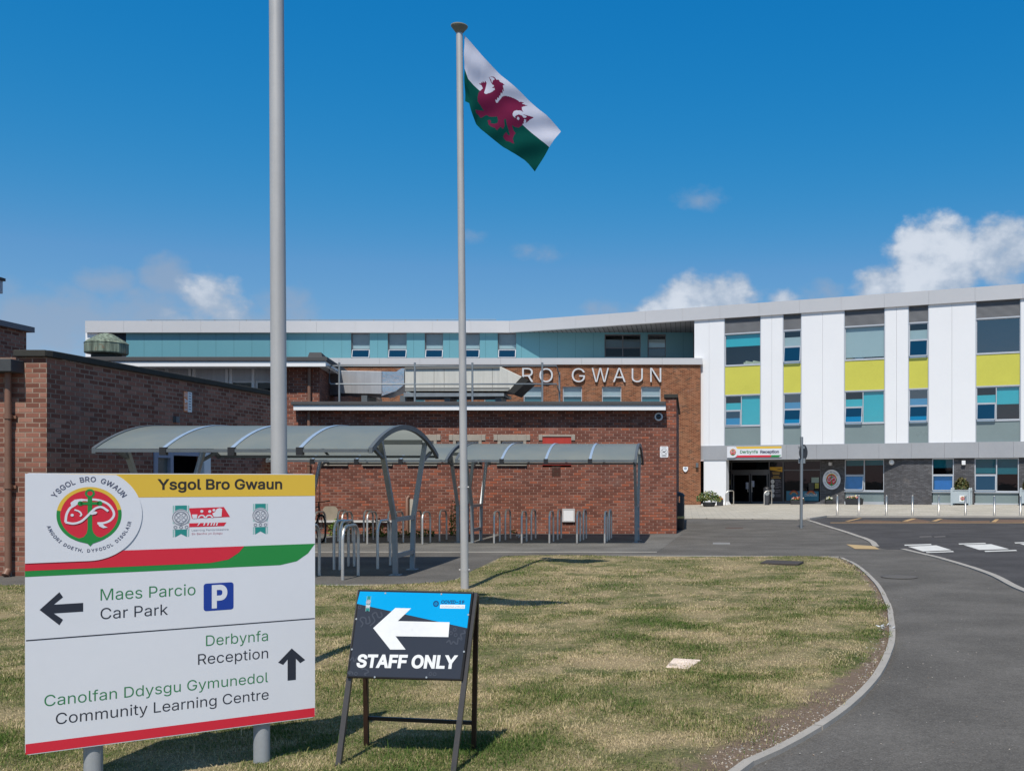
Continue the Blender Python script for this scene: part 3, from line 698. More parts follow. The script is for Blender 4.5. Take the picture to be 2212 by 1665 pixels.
for i, (a, b) in enumerate(bays):
    wide = b-a > 1.4; fm = FRAME; k = .06
    fr = MB(FT)           # outer frame of the bay
    fr.box(a, a+.05, hCan1, hF, -.16, -.01); fr.box(b-.05, b, hCan1, hF, -.16, -.01)
    for y in (H['louv'], H['w1b'], H['yb'], H['w2b']): fr.box(a+.05, b-.05, y-.04, y+.03, -.16, -.04)
    fr.build('bay_frame', FRAME, SB)
    lv = MB(FT); n = 15
    for j in range(n):
        y0 = H['louv']+.04+(hF-H['louv']-.04)*j/n; y1 = H['louv']+.04+(hF-H['louv']-.04)*(j+.8)/n
        lv.hexa([(a+.05, y0, -.06), (b-.05, y0, -.06), (b-.05, y0, -.1), (a+.05, y0, -.1), (a+.05, y1, -.11), (b-.05, y1, -.11), (b-.05, y1, -.15), (a+.05, y1, -.15)][:8])
    lv.face([(a+.05, H['louv'], -.153), (b-.05, H['louv'], -.155), (b-.05, hF, -.155), (a+.05, hF, -.155)])
    lv.build('louvre_panel', LOUV, SB)
    q = MB(FT); q.box(a+.05, b-.05, H['yb']+.03, H['w1b']-.04, -.13, -.07); q.build('infill_panel', YEL, SB)
    q = MB(FT); q.box(a+.05, b-.05, hCan1, H['w2b']-.04, -.13, -.08); q.build('spandrel_panel', SPAN, SB)
    A, B = a+.05, b-.05
    if wide:
        bl = {0: [(A, B, fh(C1, 600, 632), H['louv'], TEALB)], 2: [(A, B, fh(C1, 1600, 732)-.05, H['louv'], GREYB)], 4: []}.get(i, [])
        window(SB, FP, A, B, H['w1b']+.03, H['louv']-.04, .1, FRAME, GLB if i == 4 else GLS, blinds=bl, fw=.035)
        mid = A+(B-A)*.46
        bl = [(mid, B, H['w2b']+(.05 if i < 4 else .9), H['yb'], TEALB)]
        vm = H['w2m']
        bl += [(A, mid, vm+.0, vm+.45, TEALB)] if i != 4 else [(A, mid, vm+.02, vm+.45, TEALB)]
        if i == 0: bl += [(A, mid, H['w2b']+.05, H['w2b']+.5, TEALB)]
        if i == 2: bl += [(A, mid, H['w2b']+.05, H['w2b']+.42, TEALB)]
        window(SB, FP, A, B, H['w2b']+.03, H['yb']-.04, .07, FRAME, GLS, vs=[mid], hs=[(A, mid, vm)], blinds=bl, fw=.045,
               sashes=[(A+.02, mid-.03, H['w2b']+.05, vm-.03, 2 if i == 0 else 9, GLB)])
    else:
        vm = H['w1m']
        window(SB, FP, A, B, H['w1b']+.03, H['louv']-.04, .07, FRAME, GLS, hs=[(A, B, vm)], blinds=[(A, B, vm+.02, vm+.55, GREYB)], fw=.045, sashes=[(A+.02, B-.02, H['w1b']+.05, vm-.03, 9, GLB)])
        vm = H['w2m']-.02
        window(SB, FP, A, B, H['w2b']+.03, H['yb']-.04, .07, FRAME, GLB, hs=[(A, B, vm)], blinds=[(A, B, vm+.02, vm+.4, TEALB), (A, B, H['w2b']+.05, H['w2b']+.35, TEALB)], fw=.045, sashes=[(A+.02, B-.02, H['w2b']+.05, vm-.03, 9, GLB)])
q = MB(FT); a, b = bays[0]
for j in range(9): q.box(a+(b-a)*(.5+.05*j), a+(b-a)*(.545+.05*j), H['w1b']+.04, H['w1b']+.2+.1*((j*7) % 4)/4, -.5, -.25)
q.build('papers', BOOK, SB)
q = MB(FT); a, b = bays[2]; q.box(a+.1, a+.45, H['w1b']+.04, H['w1b']+.27, -.5, -.25); q.build('storage_box', M('yellow_box', (.65, .42, .03), .6), SB)
q = MB(FT); q.box(a+.6, a+1.1, H['w1b']+.04, H['w1b']+.27, -.5, -.25); q.build('storage_box', M('pale_box', (.4, .5, .55), .6), SB)

# roof: fascia band along the white front, kinked on to the teal front
ZT = 65.8; bend = None
ss = (ZT-P0.y)/dvec.y; bend = P0+dvec*ss          # where the two fronts meet
XL = at(186, 700, ZT).x; o_ = FP.n*.12
pA = Vector((XL, ZT-.12, 0)); pB = Vector((bend.x-.04, ZT-.12, 0)); pC = P0+dvec*sR+o_
back = [Vector((pC.x+6, 84, 0)), Vector((XL, 84, 0))]
hB = EYE+(HY-718)/FPX*ZT
outline = [pA, pB, pC]+back
m = MB()
segs = [(pA, pB), (pB, pC)]
for a, b in segs:
    n = max(1, round((b-a).length/2.55)); d = (b-a).normalized(); inn = Vector((-d.y, d.x, 0))
    for i in range(n):
        p, q = a+(b-a)*i/n, a+(b-a)*(i+1)/n; e = d*.004
        lo_ = [p+e, q-e, q-e+inn*.3, p+e+inn*.3]
        m.hexa([v+Vector((0, 0, hF)) for v in lo_]+[v+Vector((0, 0, RT)) for v in lo_])
m.build('roof_fascia', FASC, SB)
m = MB(); m.face([(p.x, p.y+.25, RT-.06) for p in outline]); m.build('roof', FELT, SB)
m = MB(); sof = [pA+Vector((0, .2, 0)), pB+Vector((0, .2, 0)), P0+dvec*sR-FP.n*.2, back[0], back[1]]
m.face([(p.x, p.y, hF+.05) for p in sof][::-1]); m.build('soffit', SOFF, SB)
m = MB()                                             # soffit board joints
for i in range(46):
    x = bend.x+i*.32; s_ = (x-P0.x)/dvec.x; y0 = P0.y+dvec.y*s_
    if y0 < ZT+.2 and x < P0.x+.4: m = MB(); m.box(x, x+.03, y0+.2, ZT+.3, hF+.02, hF+.045); m.build('soffit_joint', M('soffit_joint_dark', (.05, .05, .052), .8), SB)
# teal top floor
TPn = Plane((0, ZT+.2, 0), (1, 0, 0), (0, 0, 1)); TT = TPn.mat()
def tx(cr, x, y=300): return TPn.hit(cr(x, y))
zc = TPn.hit(C6(900, 395))[1]-.9
wins = [(tx(C5, a)[0], tx(C5, b)[0], tx(C5, 600, 456)[1], hF) for a, b in ((585, 750), (910, 1077), (1238, 1400), (1562, 1725), (1885, 2048))]
wr = [(tx(C6, 1252)[0], tx(C6, 1572)[0], tx(C6, 600, 382)[1], tx(C6, 600, 180)[1]), (tx(C6, 1634)[0], tx(C6, 1795)[0], tx(C6, 600, 382)[1], tx(C6, 600, 180)[1])]
m = MB(TT); xl = TPn.hit((212, 740))[0]; xr = TPn.hit(C6(2040, 300))[0]
allx = sorted([xl+1.9, xr]+[w[0] for w in wins+wr]+[w[1] for w in wins+wr])
wallh(m, xl+1.9, xr, zc, hF+.05, wins+wr, .2, 0, 1)
m.build('teal_cladding', [TEAL, FRAMED], SB)
m = MB(TT)
x = xl+1.9+1.22
while x < xr:
    if not any(w[0]-.05 < x < w[1]+.05 for w in wins+wr): m = MB(TT); m.box(x-.008, x+.008, zc, hF, .0, .004); m.build('cladding_joint', M('teal_joint', (.04, .13, .15), .8), SB)
    x += 1.22
m = MB(TT); m.box(xl-.8, xl+.05, zc, hF, -.3, .1); m.build('end_cladding', WHITE, SB)
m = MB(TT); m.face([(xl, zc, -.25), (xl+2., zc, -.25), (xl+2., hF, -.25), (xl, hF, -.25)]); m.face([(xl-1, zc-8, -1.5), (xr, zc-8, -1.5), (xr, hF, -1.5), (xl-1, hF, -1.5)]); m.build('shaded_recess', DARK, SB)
for a, b, c, d in wins:
    vm = tx(C5, 600, 375)[1]; v2 = tx(C5, 600, 335)[1]
    window(SB, TPn, a, b, c, d, .12, FRAMED, GLS, hs=[(a, b, vm)], fw=.05, blinds=[(a, b, v2, d, M('grey_blind', (.22, .23, .24), .8)), (a, b, vm, v2, GREYB)],
           sashes=[(a+.03, b-.03, c+.04, vm-.02, 13, GLB)], sfm=FRAME)
for j, (a, b, c, d) in enumerate(wr):
    vm = tx(C6, 600, 300)[1]; mid = (a+b)/2
    window(SB, TPn, a, b, c, d, .12, FRAMED, GLD if j == 0 else GLS, vs=[mid] if j == 0 else [], hs=[(a, b, vm)], fw=.06, blinds=[(a, b, vm, tx(C6, 600, 222)[1], GREYB)])
# brick wing with lettering
BZ = 60.34; BP = Plane((0, BZ, 0), (1, 0, 0), (0, 0, 1)); BT = BP.mat()
def bh(cr, x, y): return BP.hit(cr(x, y))
bx1 = BP.hit((1513.5, 1000))[0]; bx0 = BP.hit((560, 1000))[0]; bz1 = bh(C6, 900, 450)[1]; cz1 = bh(C6, 900, 393)[1]
bw = []
v1, v0 = bh(C6, 900, 643)[1], bh(C6, 900, 850)[1]
for i in range(-4, 4):
    a, b = bh(C6, 880+348*(i-0), 700)[0], bh(C6, 1052+348*i, 700)[0]
    if b < bx1-.4: bw.append((a, b, v0, v1))
m = MB(BT); wallh(m, bx0, bx1, 0, bz1, bw, .14); m.face([(bx1, 0, 0), (bx1, 0, -5.6), (bx1, bz1, -5.6), (bx1, bz1, 0)]); m.build('brick_wall', BRKO, SB)
for k_, (a, b, c, d) in enumerate(bw):
    v2 = bh(C6, 900, 728)[1]
    window(SB, BP, a, b, c, d, .1, FRAME, GLS, hs=[(a, b, v2)], fw=.05, blinds=[(a, b, v2, d, M('cream_blind', (.5, .52, .52), .8)), (a, b, v2-.35 if k_ == 3 else c+.3, v2, M('teal_shade', (.03, .17, .2), .8))])
m = MB(BT); xs_ = [bx0, *[bx0+(bx1+.12-bx0)*i/11 for i in range(1, 11)], bx1+.12]
for a, b in zip(xs_, xs_[1:]): m.box(a+.005, b-.005, bz1, cz1, -5.6, .14)
m.build('cornice', FASC, SB)
for ch, cx_, cw in (('R', 574, 98), ('O', 737, 118), ('G', 1022, 116), ('W', 1216, 152), ('A', 1384, 112), ('U', 1543, 98), ('N', 1706, 98)):
    m = MB(BT); x_, yb = bh(C6, cx_, 606); _, yt = bh(C6, cx_, 480); xw = bh(C6, cx_+cw, 606)[0]-x_
    vs_, fs_, w_, x0_ = textmesh(ch, bold=-.005); sc_ = xw/w_; sy_ = (yt-yb)/CAPH
    if ch in 'OGU': sy_ *= .97
    pts = [((vx-x0_-w_/2)*sc_+x_, vy*sy_+yb) for vx, vy in vs_]
    top = [m._add((*p, .16)) for p in pts]; bot = [m._add((*p, .06)) for p in pts]
    ed = {}
    for f in fs_:
        m.idx([top[i] for i in f]); 
        for i in range(len(f)): ed[(f[i], f[(i+1) % len(f)])] = 1
    for (i, j) in ed:
        if (j, i) not in ed: m.idx((bot[i], bot[j], top[j], top[i]))
    m.build('letter', M('brushed_letter_metal', (.72, .72, .72), .35, .3, .05), SB)
# ground floor: canopy band, column, walls, glazing
m = MB(FT); n = 13; a0, b0 = FP.hit((1515, 975))[0]-.03, sR
for i in range(n): m.box(a0+(b0-a0)*i/n+.004, a0+(b0-a0)*(i+1)/n-.004, hCan0, hCan1, -.3, .06)
m.build('canopy_band', BAND, SB)
# ground-floor wall plane: parallel to the front on the right, turning back towards the entrance on the left
sK = FP.hit((1947, 1000))[0]; K = P0+dvec*sK-FP.n*.16
fb = fa+R(15.); GP = Plane(K, (math.cos(fb), -math.sin(fb), 0), (0, 0, 1)); GT = GP.mat()
RP = Plane(K, dvec, (0, 0, 1)); RTm = RP.mat()
m = MB(); A_ = P0+dvec*(a0); B_ = P0+dvec*sR; C_ = K-GP.u*12
m.face([(p.x, p.y, hCan0+.02) for p in (A_, B_, B_-FP.n*4, C_-GP.n*2)][::-1]); m.build('canopy_soffit', SOFF, SB)
def gq(cr, x, y=600): return GP.hit(cr(x, y))
def rq(cr, x, y=400): return RP.hit(cr(x, y))
topz = hCan0+.02
g0, g1 = gq(C3, 640)[0], gq(C3, 1868)[0]           # glazed entrance range
w3 = [(gq(C3, 2165)[0], gq(C4, 372)[0], 0.03, topz)]
m = MB(GT); wallh(m, g1, 0, 0, topz, w3, .12); m.build('entrance_brick_wall', BRKD, SB)
m = MB(GT); wallh(m, gq(C3, 545)[0]-2, g0, 0, topz, [], .1); m.build('entrance_brick_wall', BRKD, SB)
r1 = [(rq(C4, 838)[0], rq(C4, 1052)[0], .05, topz), (rq(C4, 1252)[0], rq(C4, 1685)[0], .05, topz)]
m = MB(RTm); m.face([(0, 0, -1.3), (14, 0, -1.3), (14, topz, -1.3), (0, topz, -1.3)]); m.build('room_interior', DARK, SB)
m = MB(RTm); wallh(m, 0, 14, 0, topz, r1, .12); m.build('front_brick_wall', BRKD, SB)
# right-hand ground-floor windows
def gfwin(pl, a, b, cr, split, blv, sash=True, picture=None):
    q = lambda y: pl.hit(cr(900, y))[1]
    zt, zs, zm = topz-.03, q(545), q(385); z0 = q(672)
    sp = MB(pl.mat()); sp.box(a+.04, b-.04, z0+.09, zs-.08, -.1, -.05); sp.build('spandrel_panel', SPAN, SB)
    sp = MB(pl.mat()); sp.box(a, b, z0-.12, z0+.09, -.12, .03); sp.build('window_plinth', FRAME, SB)
    sp = MB(pl.mat()); sp.box(a, b, zs-.08, zs-.022, -.12, .04); sp.build('window_sill', FRAME, SB)
    bl = []; sa = []; hs_ = []
    if split: L, Rr = (a, a+(b-a)*.5), (a+(b-a)*.5, b); bl.append((Rr[0], Rr[1], q(blv[1]), zt, TEALB))
    else: L = (a, b)
    bl.append((L[0], L[1], q(blv[0]), zt, TEALB)); hs_ = [(L[0], L[1], zm)]
    sa = [(L[0]+.03, L[1]-.03, zs+.04, zm-.03, 6, GLB)]
    return window(SB, pl, a, b, zs-.02, zt, .03, FRAME, GLD, vs=[L[1]] if split else [], hs=hs_, fw=.06, blinds=bl, sashes=sa)
gfwin(GP, w3[0][0], w3[0][1], C4, True, (290, 285)); gfwin(RP, *r1[0][:2], C4, False, (318,)); gfwin(RP, *r1[1][:2], C4, True, (372, 380))
PIC = M('light_blue_print', (.12, .3, .55), .6, 0, .35, 3.)
for pl, cr, x0, x1 in ((GP, C4, -10, 155), (RP, C4, 858, 1036)):
    q = MB(pl.mat()); a, b = pl.hit(cr(x0, 470))[0], pl.hit(cr(x1, 470))[0]; c, d = pl.hit(cr(x0, 530))[1], pl.hit(cr(x0, 402))[1]
    q.face([(a, c, -.16), (b, c, -.16), (b, d, -.16), (a, d, -.16)]); q.build('window_print', PIC, SB)
# entrance screen
e = MB(GT); dz = gq(C3, 1000, 436)[1]; fw = .09
xs_ = [g0, gq(C3, 757)[0], gq(C3, 1230)[0], gq(C3, 1403)[0], g1]
for x in xs_: e.box(x-.035, x+.035, 0, topz, -.08, 0)
e.box(g0, g1, topz-.12, topz-.001, -.09, .01)
e.box(xs_[0]+.035, xs_[1]-.035, dz-.03, dz+.03, -.08, -.005); e.box(xs_[3]+.035, xs_[4]-.035, dz-.03, dz+.03, -.08, -.005)
e.box(xs_[1]+.035, xs_[2]-.035, gq(C3, 1000, 480)[1], dz+.04, -.12, .03)
e.box(xs_[2]+.035, xs_[4]-.035, .03, .24, -.08, -.005); e.box(xs_[0]+.035, xs_[1]-.035, .03, .16, -.08, -.005)
e.build('entrance_screen', FRAMED, SB)
q = MB(GT); zt_ = topz-.1
for a, b in zip(xs_, xs_[1:]): q.face([(a, .05, -.05), (b, .05, -.05), (b, zt_, -.05), (a, zt_, -.05)])
q.build('entrance_glazing', GLD, SB)
dtop = gq(C3, 1000, 480)[1]
for x0, x1 in ((782, 992), (1004, 1212)):
    a, b = gq(C3, x0)[0], gq(C3, x1)[0]; d_ = MB(GT)
    d_.box(a, a+.07, .03, dtop, -.03, .02); d_.box(b-.07, b, .03, dtop, -.03, .02); d_.box(a+.07, b-.07, dtop-.08, dtop, -.03, .018); d_.box(a+.07, b-.07, .03, .2, -.03, .018)
    door = d_.build('entrance_door', FRAMED, SB)
    hb = MB(GT); hx = b-.12 if x0 < 900 else a+.12; hb.tube([(hx, .8, .07), (hx, 1.4, .07)], .018); hb.box(hx-.01, hx+.01, .82, .86, .02, .06); hb.box(hx-.01, hx+.01, 1.34, 1.38, .02, .06); hb.build('handle', STEEL, door)
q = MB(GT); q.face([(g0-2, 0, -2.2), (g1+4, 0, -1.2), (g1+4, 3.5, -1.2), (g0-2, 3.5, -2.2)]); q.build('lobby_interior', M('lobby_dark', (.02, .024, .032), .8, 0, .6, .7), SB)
# white column at the corner
ca, cb = FP.hit((1530-12, 1050))[0]+.06, FP.hit((1563+6, 1050))[0]-.02
m = MB(FT); m.box(ca, cb, .16, hCan0+.01, -.55, .0); m.build('column', WHITE, SB, bevel=.02)
m = MB(FT); m.hexa([(ca-.12, .03, .1), (cb+.12, .03, .1), (cb+.12, .03, -.6), (ca-.12, .03, -.6), (ca, .25, .012), (cb, .25, .012), (cb, .25, -.56), (ca, .25, -.56)]); m.build('column_base', WPAINT, SB)
# thin fall-arrest line on the teal roof
m = MB(); xa, xb = at(311, 690, ZT).x, at(1070, 690, ZT).x; zr = RT+.15
m.tube([(xa, ZT+.3, zr-.03), (xb-3, ZT+.3, zr), (xb, ZT+.3, zr)], .022, 6)
for i in range(11): x = xa+(xb-xa)*(i+.15)/11; m.tube([(x, ZT+.3, RT-.05), (x, ZT+.3, zr)], .03, 6)
m.build('roof_safety_line', GALV, SB)
# ================================================================== LOW BRICK BUILDING (centre)
LZ = 28.62; LP = Plane((0, LZ, 0), (1, 0, 0), (0, 0, 1)); LT = LP.mat()
def lq(cr, x, y): return LP.hit(cr(x, y))
LB = thing('low_brick_building', 'long low red brick building with flat felt roof and white fascia behind the cycle shelters', 'building', (0, 22, 0))
lx0 = LP.hit((690, 1000))[0]; lx1 = LP.hit((1461, 1000))[0]
hw = []
wy0, wy1 = LP.hit((1000, 1004))[1], LP.hit((1000, 939))[1]
for c in (720, 816, 912.5, 1009.5, 1106, 1203):
    a, b = LP.hit((c-31, 1000))[0], LP.hit((c+31, 1000))[0]; hw.append((a, b, wy0, wy1))
ez = LZ-.37                                # eaves line
def ez_(y): return EYE+(HY-y)/FPX*ez
rt, rf, fb_ = ez_(866.5), ez_(874), ez_(885)
m = MB(LT); wallh(m, lx0-.02, lx1, 0, rf-.05, hw, .2)
sd_ = Vector((.004, 0, -1.0))*7.5
m.face([(lx1, 0, 0), (lx1+sd_.x, 0, sd_.z), (lx1+sd_.x, 3.9, sd_.z), (lx1, 3.9, 0)])
px0 = LP.hit((1438, 870))[0]; pt = lq(C6, 1830, 745)[1]
m.box(px0, lx1-.002, rf-.3, pt, -.3, .012)
m.build('brick_wall', BRK, LB)
m = MB(); rx0 = at(628, 870, ez).x; rx1 = at(1438, 870, ez).x
m.box(rx0, rx1, ez, ez+7.5, rf+.004, rt); m.build('roof', FELT, LB, bevel=.012)
m = MB(); m.box(rx0+.06, rx1, ez+.045, ez+.075, fb_, rf); m.box(rx0+.06, rx0+.09, ez+.075, ez+4, fb_, rf); m.build('fascia', WPAINT, LB)
m = MB(); m.box(rx0+.1, rx1, ez+.08, LZ-.004, fb_+.02, fb_+.04); m.build('soffit', SOFF, LB)
m = MB(LT); m.box(px0-.05, lx1+.05, pt, pt+.11, -.5, .05)
m.hexa([(lx1-.28, pt+.002, -.5), (lx1+.05, pt+.002, -.5), (lx1+.05+sd_.x, pt+.002, sd_.z), (lx1-.28+sd_.x, pt+.002, sd_.z), (lx1-.28, pt+.1, -.5), (lx1+.05, pt+.1, -.5), (lx1+.05+sd_.x, pt+.1, sd_.z), (lx1-.28+sd_.x, pt+.1, sd_.z)])
m.build('coping', COPE, LB, bevel=.01)
REDB = M('red_painted_board', (.42, .035, .022), .6, 0, .2, 3., streak=True)
for k_, (a, b, c, d) in enumerate(hw):
    s_ = MB(LT); lin = LP.hit((1000, 950))[1]
    s_.box(a-.115, a-.002, d-.16, d+.012, -.1, .03); s_.box(b+.002, b+.115, d-.16, d+.012, -.1, .03)
    if k_ < 5:
        s_.box(a, b, lin-.02, d+.01, -.18, .025); s_.box(a, a+.09, c+.1, lin-.02, -.18, .02); s_.box(b-.09, b, c+.1, lin-.02, -.18, .02)
    else: s_.box(a, b, d-.05, d+.01, -.18, .025)
    s_.build('window_surround', CONC, LB, bevel=.008)
    if k_ < 5:
        sl = MB(LT); sl.box(a-.02, b+.02, c-.02, c+.1, -.18, .06); sl.build('window_sill', CONC, LB, bevel=.008)
        zm = lin-.12
        window(LB, LP, a+.1, b-.1, c+.11, lin-.03, .1, M('upvc_white_frame', (.72, .74, .76), .4, 0, .04), GLD, hs=[(a+.1, b-.1, zm)], fw=.05, blinds=[(a+.1, b-.1, c+.1, zm, DARK)])
    else:
        q = MB(LT); q.box(a, b, c-.06, d-.05, -.1, .0); q.build('red_window_board', REDB, LB)
q = MB(LT); a, b = hw[5][0], hw[5][1]; q.box(a+(b-a)*.32, a+(b-a)*.63, lq(C8, 1000, 445)[1], lq(C8, 1000, 350)[1], -.05, .004); q.build('patched_brick', brick('dark_patch_brick', (.07, .03, .022), (.1, .035, .025), (.08, .03, .025), (.1, .07, .05)), LB)
m = MB(LT); x_ = lq(C5, 221, 1000)[0]; m.tube([(x_, 0, .09), (x_, fb_+.05, .09)], .05, 10)
for z in (.5, 2., 2.5): m.tube([(x_, z, .09), (x_, z+.06, .09)], .062, 10)
m.build('downpipe', BROWN, LB)
m = MB(LT); x0_, x1_ = LP.hit((630, 1100))[0], LP.hit((856, 1100))[0]; z_ = lq(crop(870, 1380, 6.404), 400, 520)[1]
m.box(x0_, x1_, z_-.03, z_+.03, .02, .1); m.build('conduit', M('pale_conduit', (.6, .6, .6), .5, 0, .2, 6), LB)
lamp = thing('bulkhead_lamp', 'round grey bulkhead lamp under the eaves at the right end of the low brick wall', 'wall lamp', (0, LZ, 0))
c0 = lq(C6, 1732, 912); m = MB(LT); m.lathe([(.12, .004), (.125, .03), (.12, .062), (.1, .07), (.08, .068)], (c0[0], c0[1], 0), 28); m.build('lamp_rim', M('pale_grey_plastic', (.75, .75, .75), .5), lamp)
m = MB(LT); m.lathe([(.078, .06), (.078, .075), (.05, .085), (.0, .09)], (c0[0], c0[1], 0), 24); m.build('lamp_lens', M('dark_lens', (.02, .025, .04), .15), lamp)

def plate(name, lab, cat, pl, u0, u1, v0, v1, o, th, mat, r=.02):
    """thin rounded plate fixed to a wall"""
    pts = []
    for cx_, cy_, a in ((u1-r, v0+r, -90), (u1-r, v1-r, 0), (u0+r, v1-r, 90), (u0+r, v0+r, 180)):
        for k in range(5): t_ = R(a+90*k/4); pts.append((cx_+r*math.cos(t_), cy_+r*math.sin(t_)))
    return pts
# no-dogs sign
nd = thing('no_dogs_sign', 'white notice with a crossed out dog on the low brick wall right of the shelter', 'sign', (4.5, LZ, 0))
a, b = lq(C8, 1990, 200)[0], lq(C8, 2065, 200)[0]; c, d = lq(C8, 2000, 268)[1], lq(C8, 2000, 166)[1]
m = MB(LT); m.slab(plate('', '', '', LP, a, b, c, d, 0, 0, 0, .03), .004, .012); m.build('plate', WPAINT, nd)
m = MB(LT); cc = ((a+b)/2, (c+d)/2); r_ = (b-a)*.4; z = .0135
m.arc(cc, r_*.9, r_, 0, 360, z, 0, 36); m.strip([(cc[0]-r_*.65, cc[1]+r_*.65), (cc[0]+r_*.65, cc[1]-r_*.65)], r_*.1, z)
dog = [(-.5, -.05), (-.55, .25), (-.45, .1), (.1, .12), (.25, .42), (.5, .38), (.62, .28), (.4, .2), (.32, -.02), (.3, -.45), (.2, -.45), (.17, -.1), (-.2, -.12), (-.3, -.45), (-.42, -.45), (-.4, -.1)]
m.face([(cc[0]+x*r_, cc[1]+y*r_, z+.001) for x, y in dog][::-1])
for y, w_ in ((d-.03, .6), (c+.055, .75), (c+.03, .5)): m.strip([(cc[0]-(b-a)*w_/2, y), (cc[0]+(b-a)*w_/2, y)], .012, z)
m.build('notice_print', M('notice_grey_print', (.12, .12, .13), .6), nd)
# white notice board
nb_ = thing('notice_board', 'small white square notice case fixed low on the brick wall between the hoops', 'notice board', (2, LZ, 0))
a, b = lq(C8, 1100, 800)[0], lq(C8, 1215, 800)[0]; c, d = lq(C8, 1100, 855)[1], lq(C8, 1100, 735)[1]
m = MB(LT); m.box(a, b, c, c+.04, .003, .06); m.box(a, b, d-.04, d, .003, .06); m.box(a, a+.04, c+.04, d-.04, .003, .058); m.box(b-.04, b, c+.04, d-.04, .003, .058); m.build('frame', FASC, nb_)
m = MB(LT); m.box(a+.04, b-.04, c+.04, d-.04, .003, .055); m.build('panel', WHITE, nb_)
# ================================================================== HALL BEHIND
HZ = 28.58; HP = Plane((0, HZ, 0), (1, 0, 0), (0, 0, 1)); HT = HP.mat(); he = 28.05
HB = thing('hall_building', 'taller brick hall with white fascia and pale panels behind the shaded left wing', 'building', (-8, 22, 0))
def hz_(y): return EYE+(HY-y)/FPX*he
ht, hf_, hb_ = hz_(770), hz_(779), hz_(790.5)
hx0 = -23; hx1 = HP.hit((690, 800))[0]; hc = HP.hit((617, 800))[0]
m = MB(HT); m.face([(hc-1.2, 0, 0), (hx1, 0, 0), (hx1, hf_-.05, 0), (hc-1.2, hf_-.05, 0)]) if False else wallh(m, hc-.35, hx1, 0, hf_-.05)
sd2 = at(790, 805, 39.2); m.face([(hx1, 0, 0), (sd2.x, 0, -(39.2-HZ)), (sd2.x, hf_-.05, -(39.2-HZ)), (hx1, hf_-.05, 0)])
m.face([(hx0, 0, -.4), (hc-.35, 0, -.4), (hc-.35, 3.2, -.4), (hx0, 3.2, -.4)])
m.build('brick_wall', BRK, HB)
rx = at(702, 785, he).x; r2 = at(798, 800, 39.8)
m = MB(); pts = [(hx0, he), (rx+.06, he), (r2.x+.5, 39.8), (r2.x-.2, 42), (hx0, 42)]; m.slab(pts, hf_+.004, ht); m.build('roof', FELT, HB, bevel=.012)
m = MB(); m.box(hx0, rx, he+.045, he+.075, hb_, hf_); dv = Vector((r2.x+.44-rx, 39.8-he-.05, 0)); a = Vector((rx, he+.05, 0)); b = a+dv
m.hexa([(a.x-.02, a.y+.03, hb_), (a.x, a.y, hb_), (b.x, b.y, hb_), (b.x-.03, b.y, hb_), (a.x-.02, a.y+.03, hf_), (a.x, a.y, hf_), (b.x, b.y, hf_), (b.x-.03, b.y, hf_)]); m.build('fascia', WPAINT, HB)
m = MB(); m.face([(p[0], p[1]+.08, hb_+.03) for p in pts][::-1]); m.build('soffit', WPAINT, HB)
m = MB(); a, b = at(662, 765, 28.9), at(692, 765, 28.9); zt = EYE+(HY-760)/FPX*28.9; zb = ht-.01
dx = (r2.x-rx)*.9
m.hexa([(a.x, 28.9, zb), (b.x+.08, 28.9, zb), (b.x+.08+dx, 39, zb), (a.x+dx, 39, zb), (a.x+.06, 28.97, zt), (b.x, 28.97, zt), (b.x+dx, 39, zt), (a.x+.06+dx, 39, zt)]); m.build('roof_upstand', FELT, HB)
PANEL = M('grey_white_panel', (.5, .52, .55), .5, 0, .06, 1., streak=True)
pw = HZ+.35; PPn = Plane((0, pw, 0), (1, 0, 0), (0, 0, 1)); PT = PPn.mat()
wt, wb = PPn.hit((500, 822))[1], PPn.hit((500, 875))[1]
hol = [(PPn.hit((x0, 800))[0], PPn.hit((x1, 800))[0], wb, wt) for x0, x1 in ((425, 466), (496, 546), (551, 600))]
m = MB(PT); wallh(m, hx0, hc-.33, 3.2, hb_+.05, hol, .06); m.build('window_wall_panels', PANEL, HB)
for (a, b, c, d) in hol: window(HB, PPn, a, b, c, d, .04, WPAINT, GLD, fw=.05)
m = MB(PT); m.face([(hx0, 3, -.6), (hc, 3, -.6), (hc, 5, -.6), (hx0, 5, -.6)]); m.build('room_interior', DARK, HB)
m = MB(PT)
for x in (361, 411, 420, 491, 500, 548, 605): u = PPn.hit((x, 800))[0]; m = MB(PT); m.box(u-.04, u+.04, 3.2, hb_+.02, .003, .05); m.build('panel_mullion', WPAINT, HB)
m = MB(HT); u = HP.hit((670.5, 820))[0]; m.tube([(u, rt-.1, .09), (u, hb_, .09)], .05, 10); m.build('downpipe', BROWN, HB)
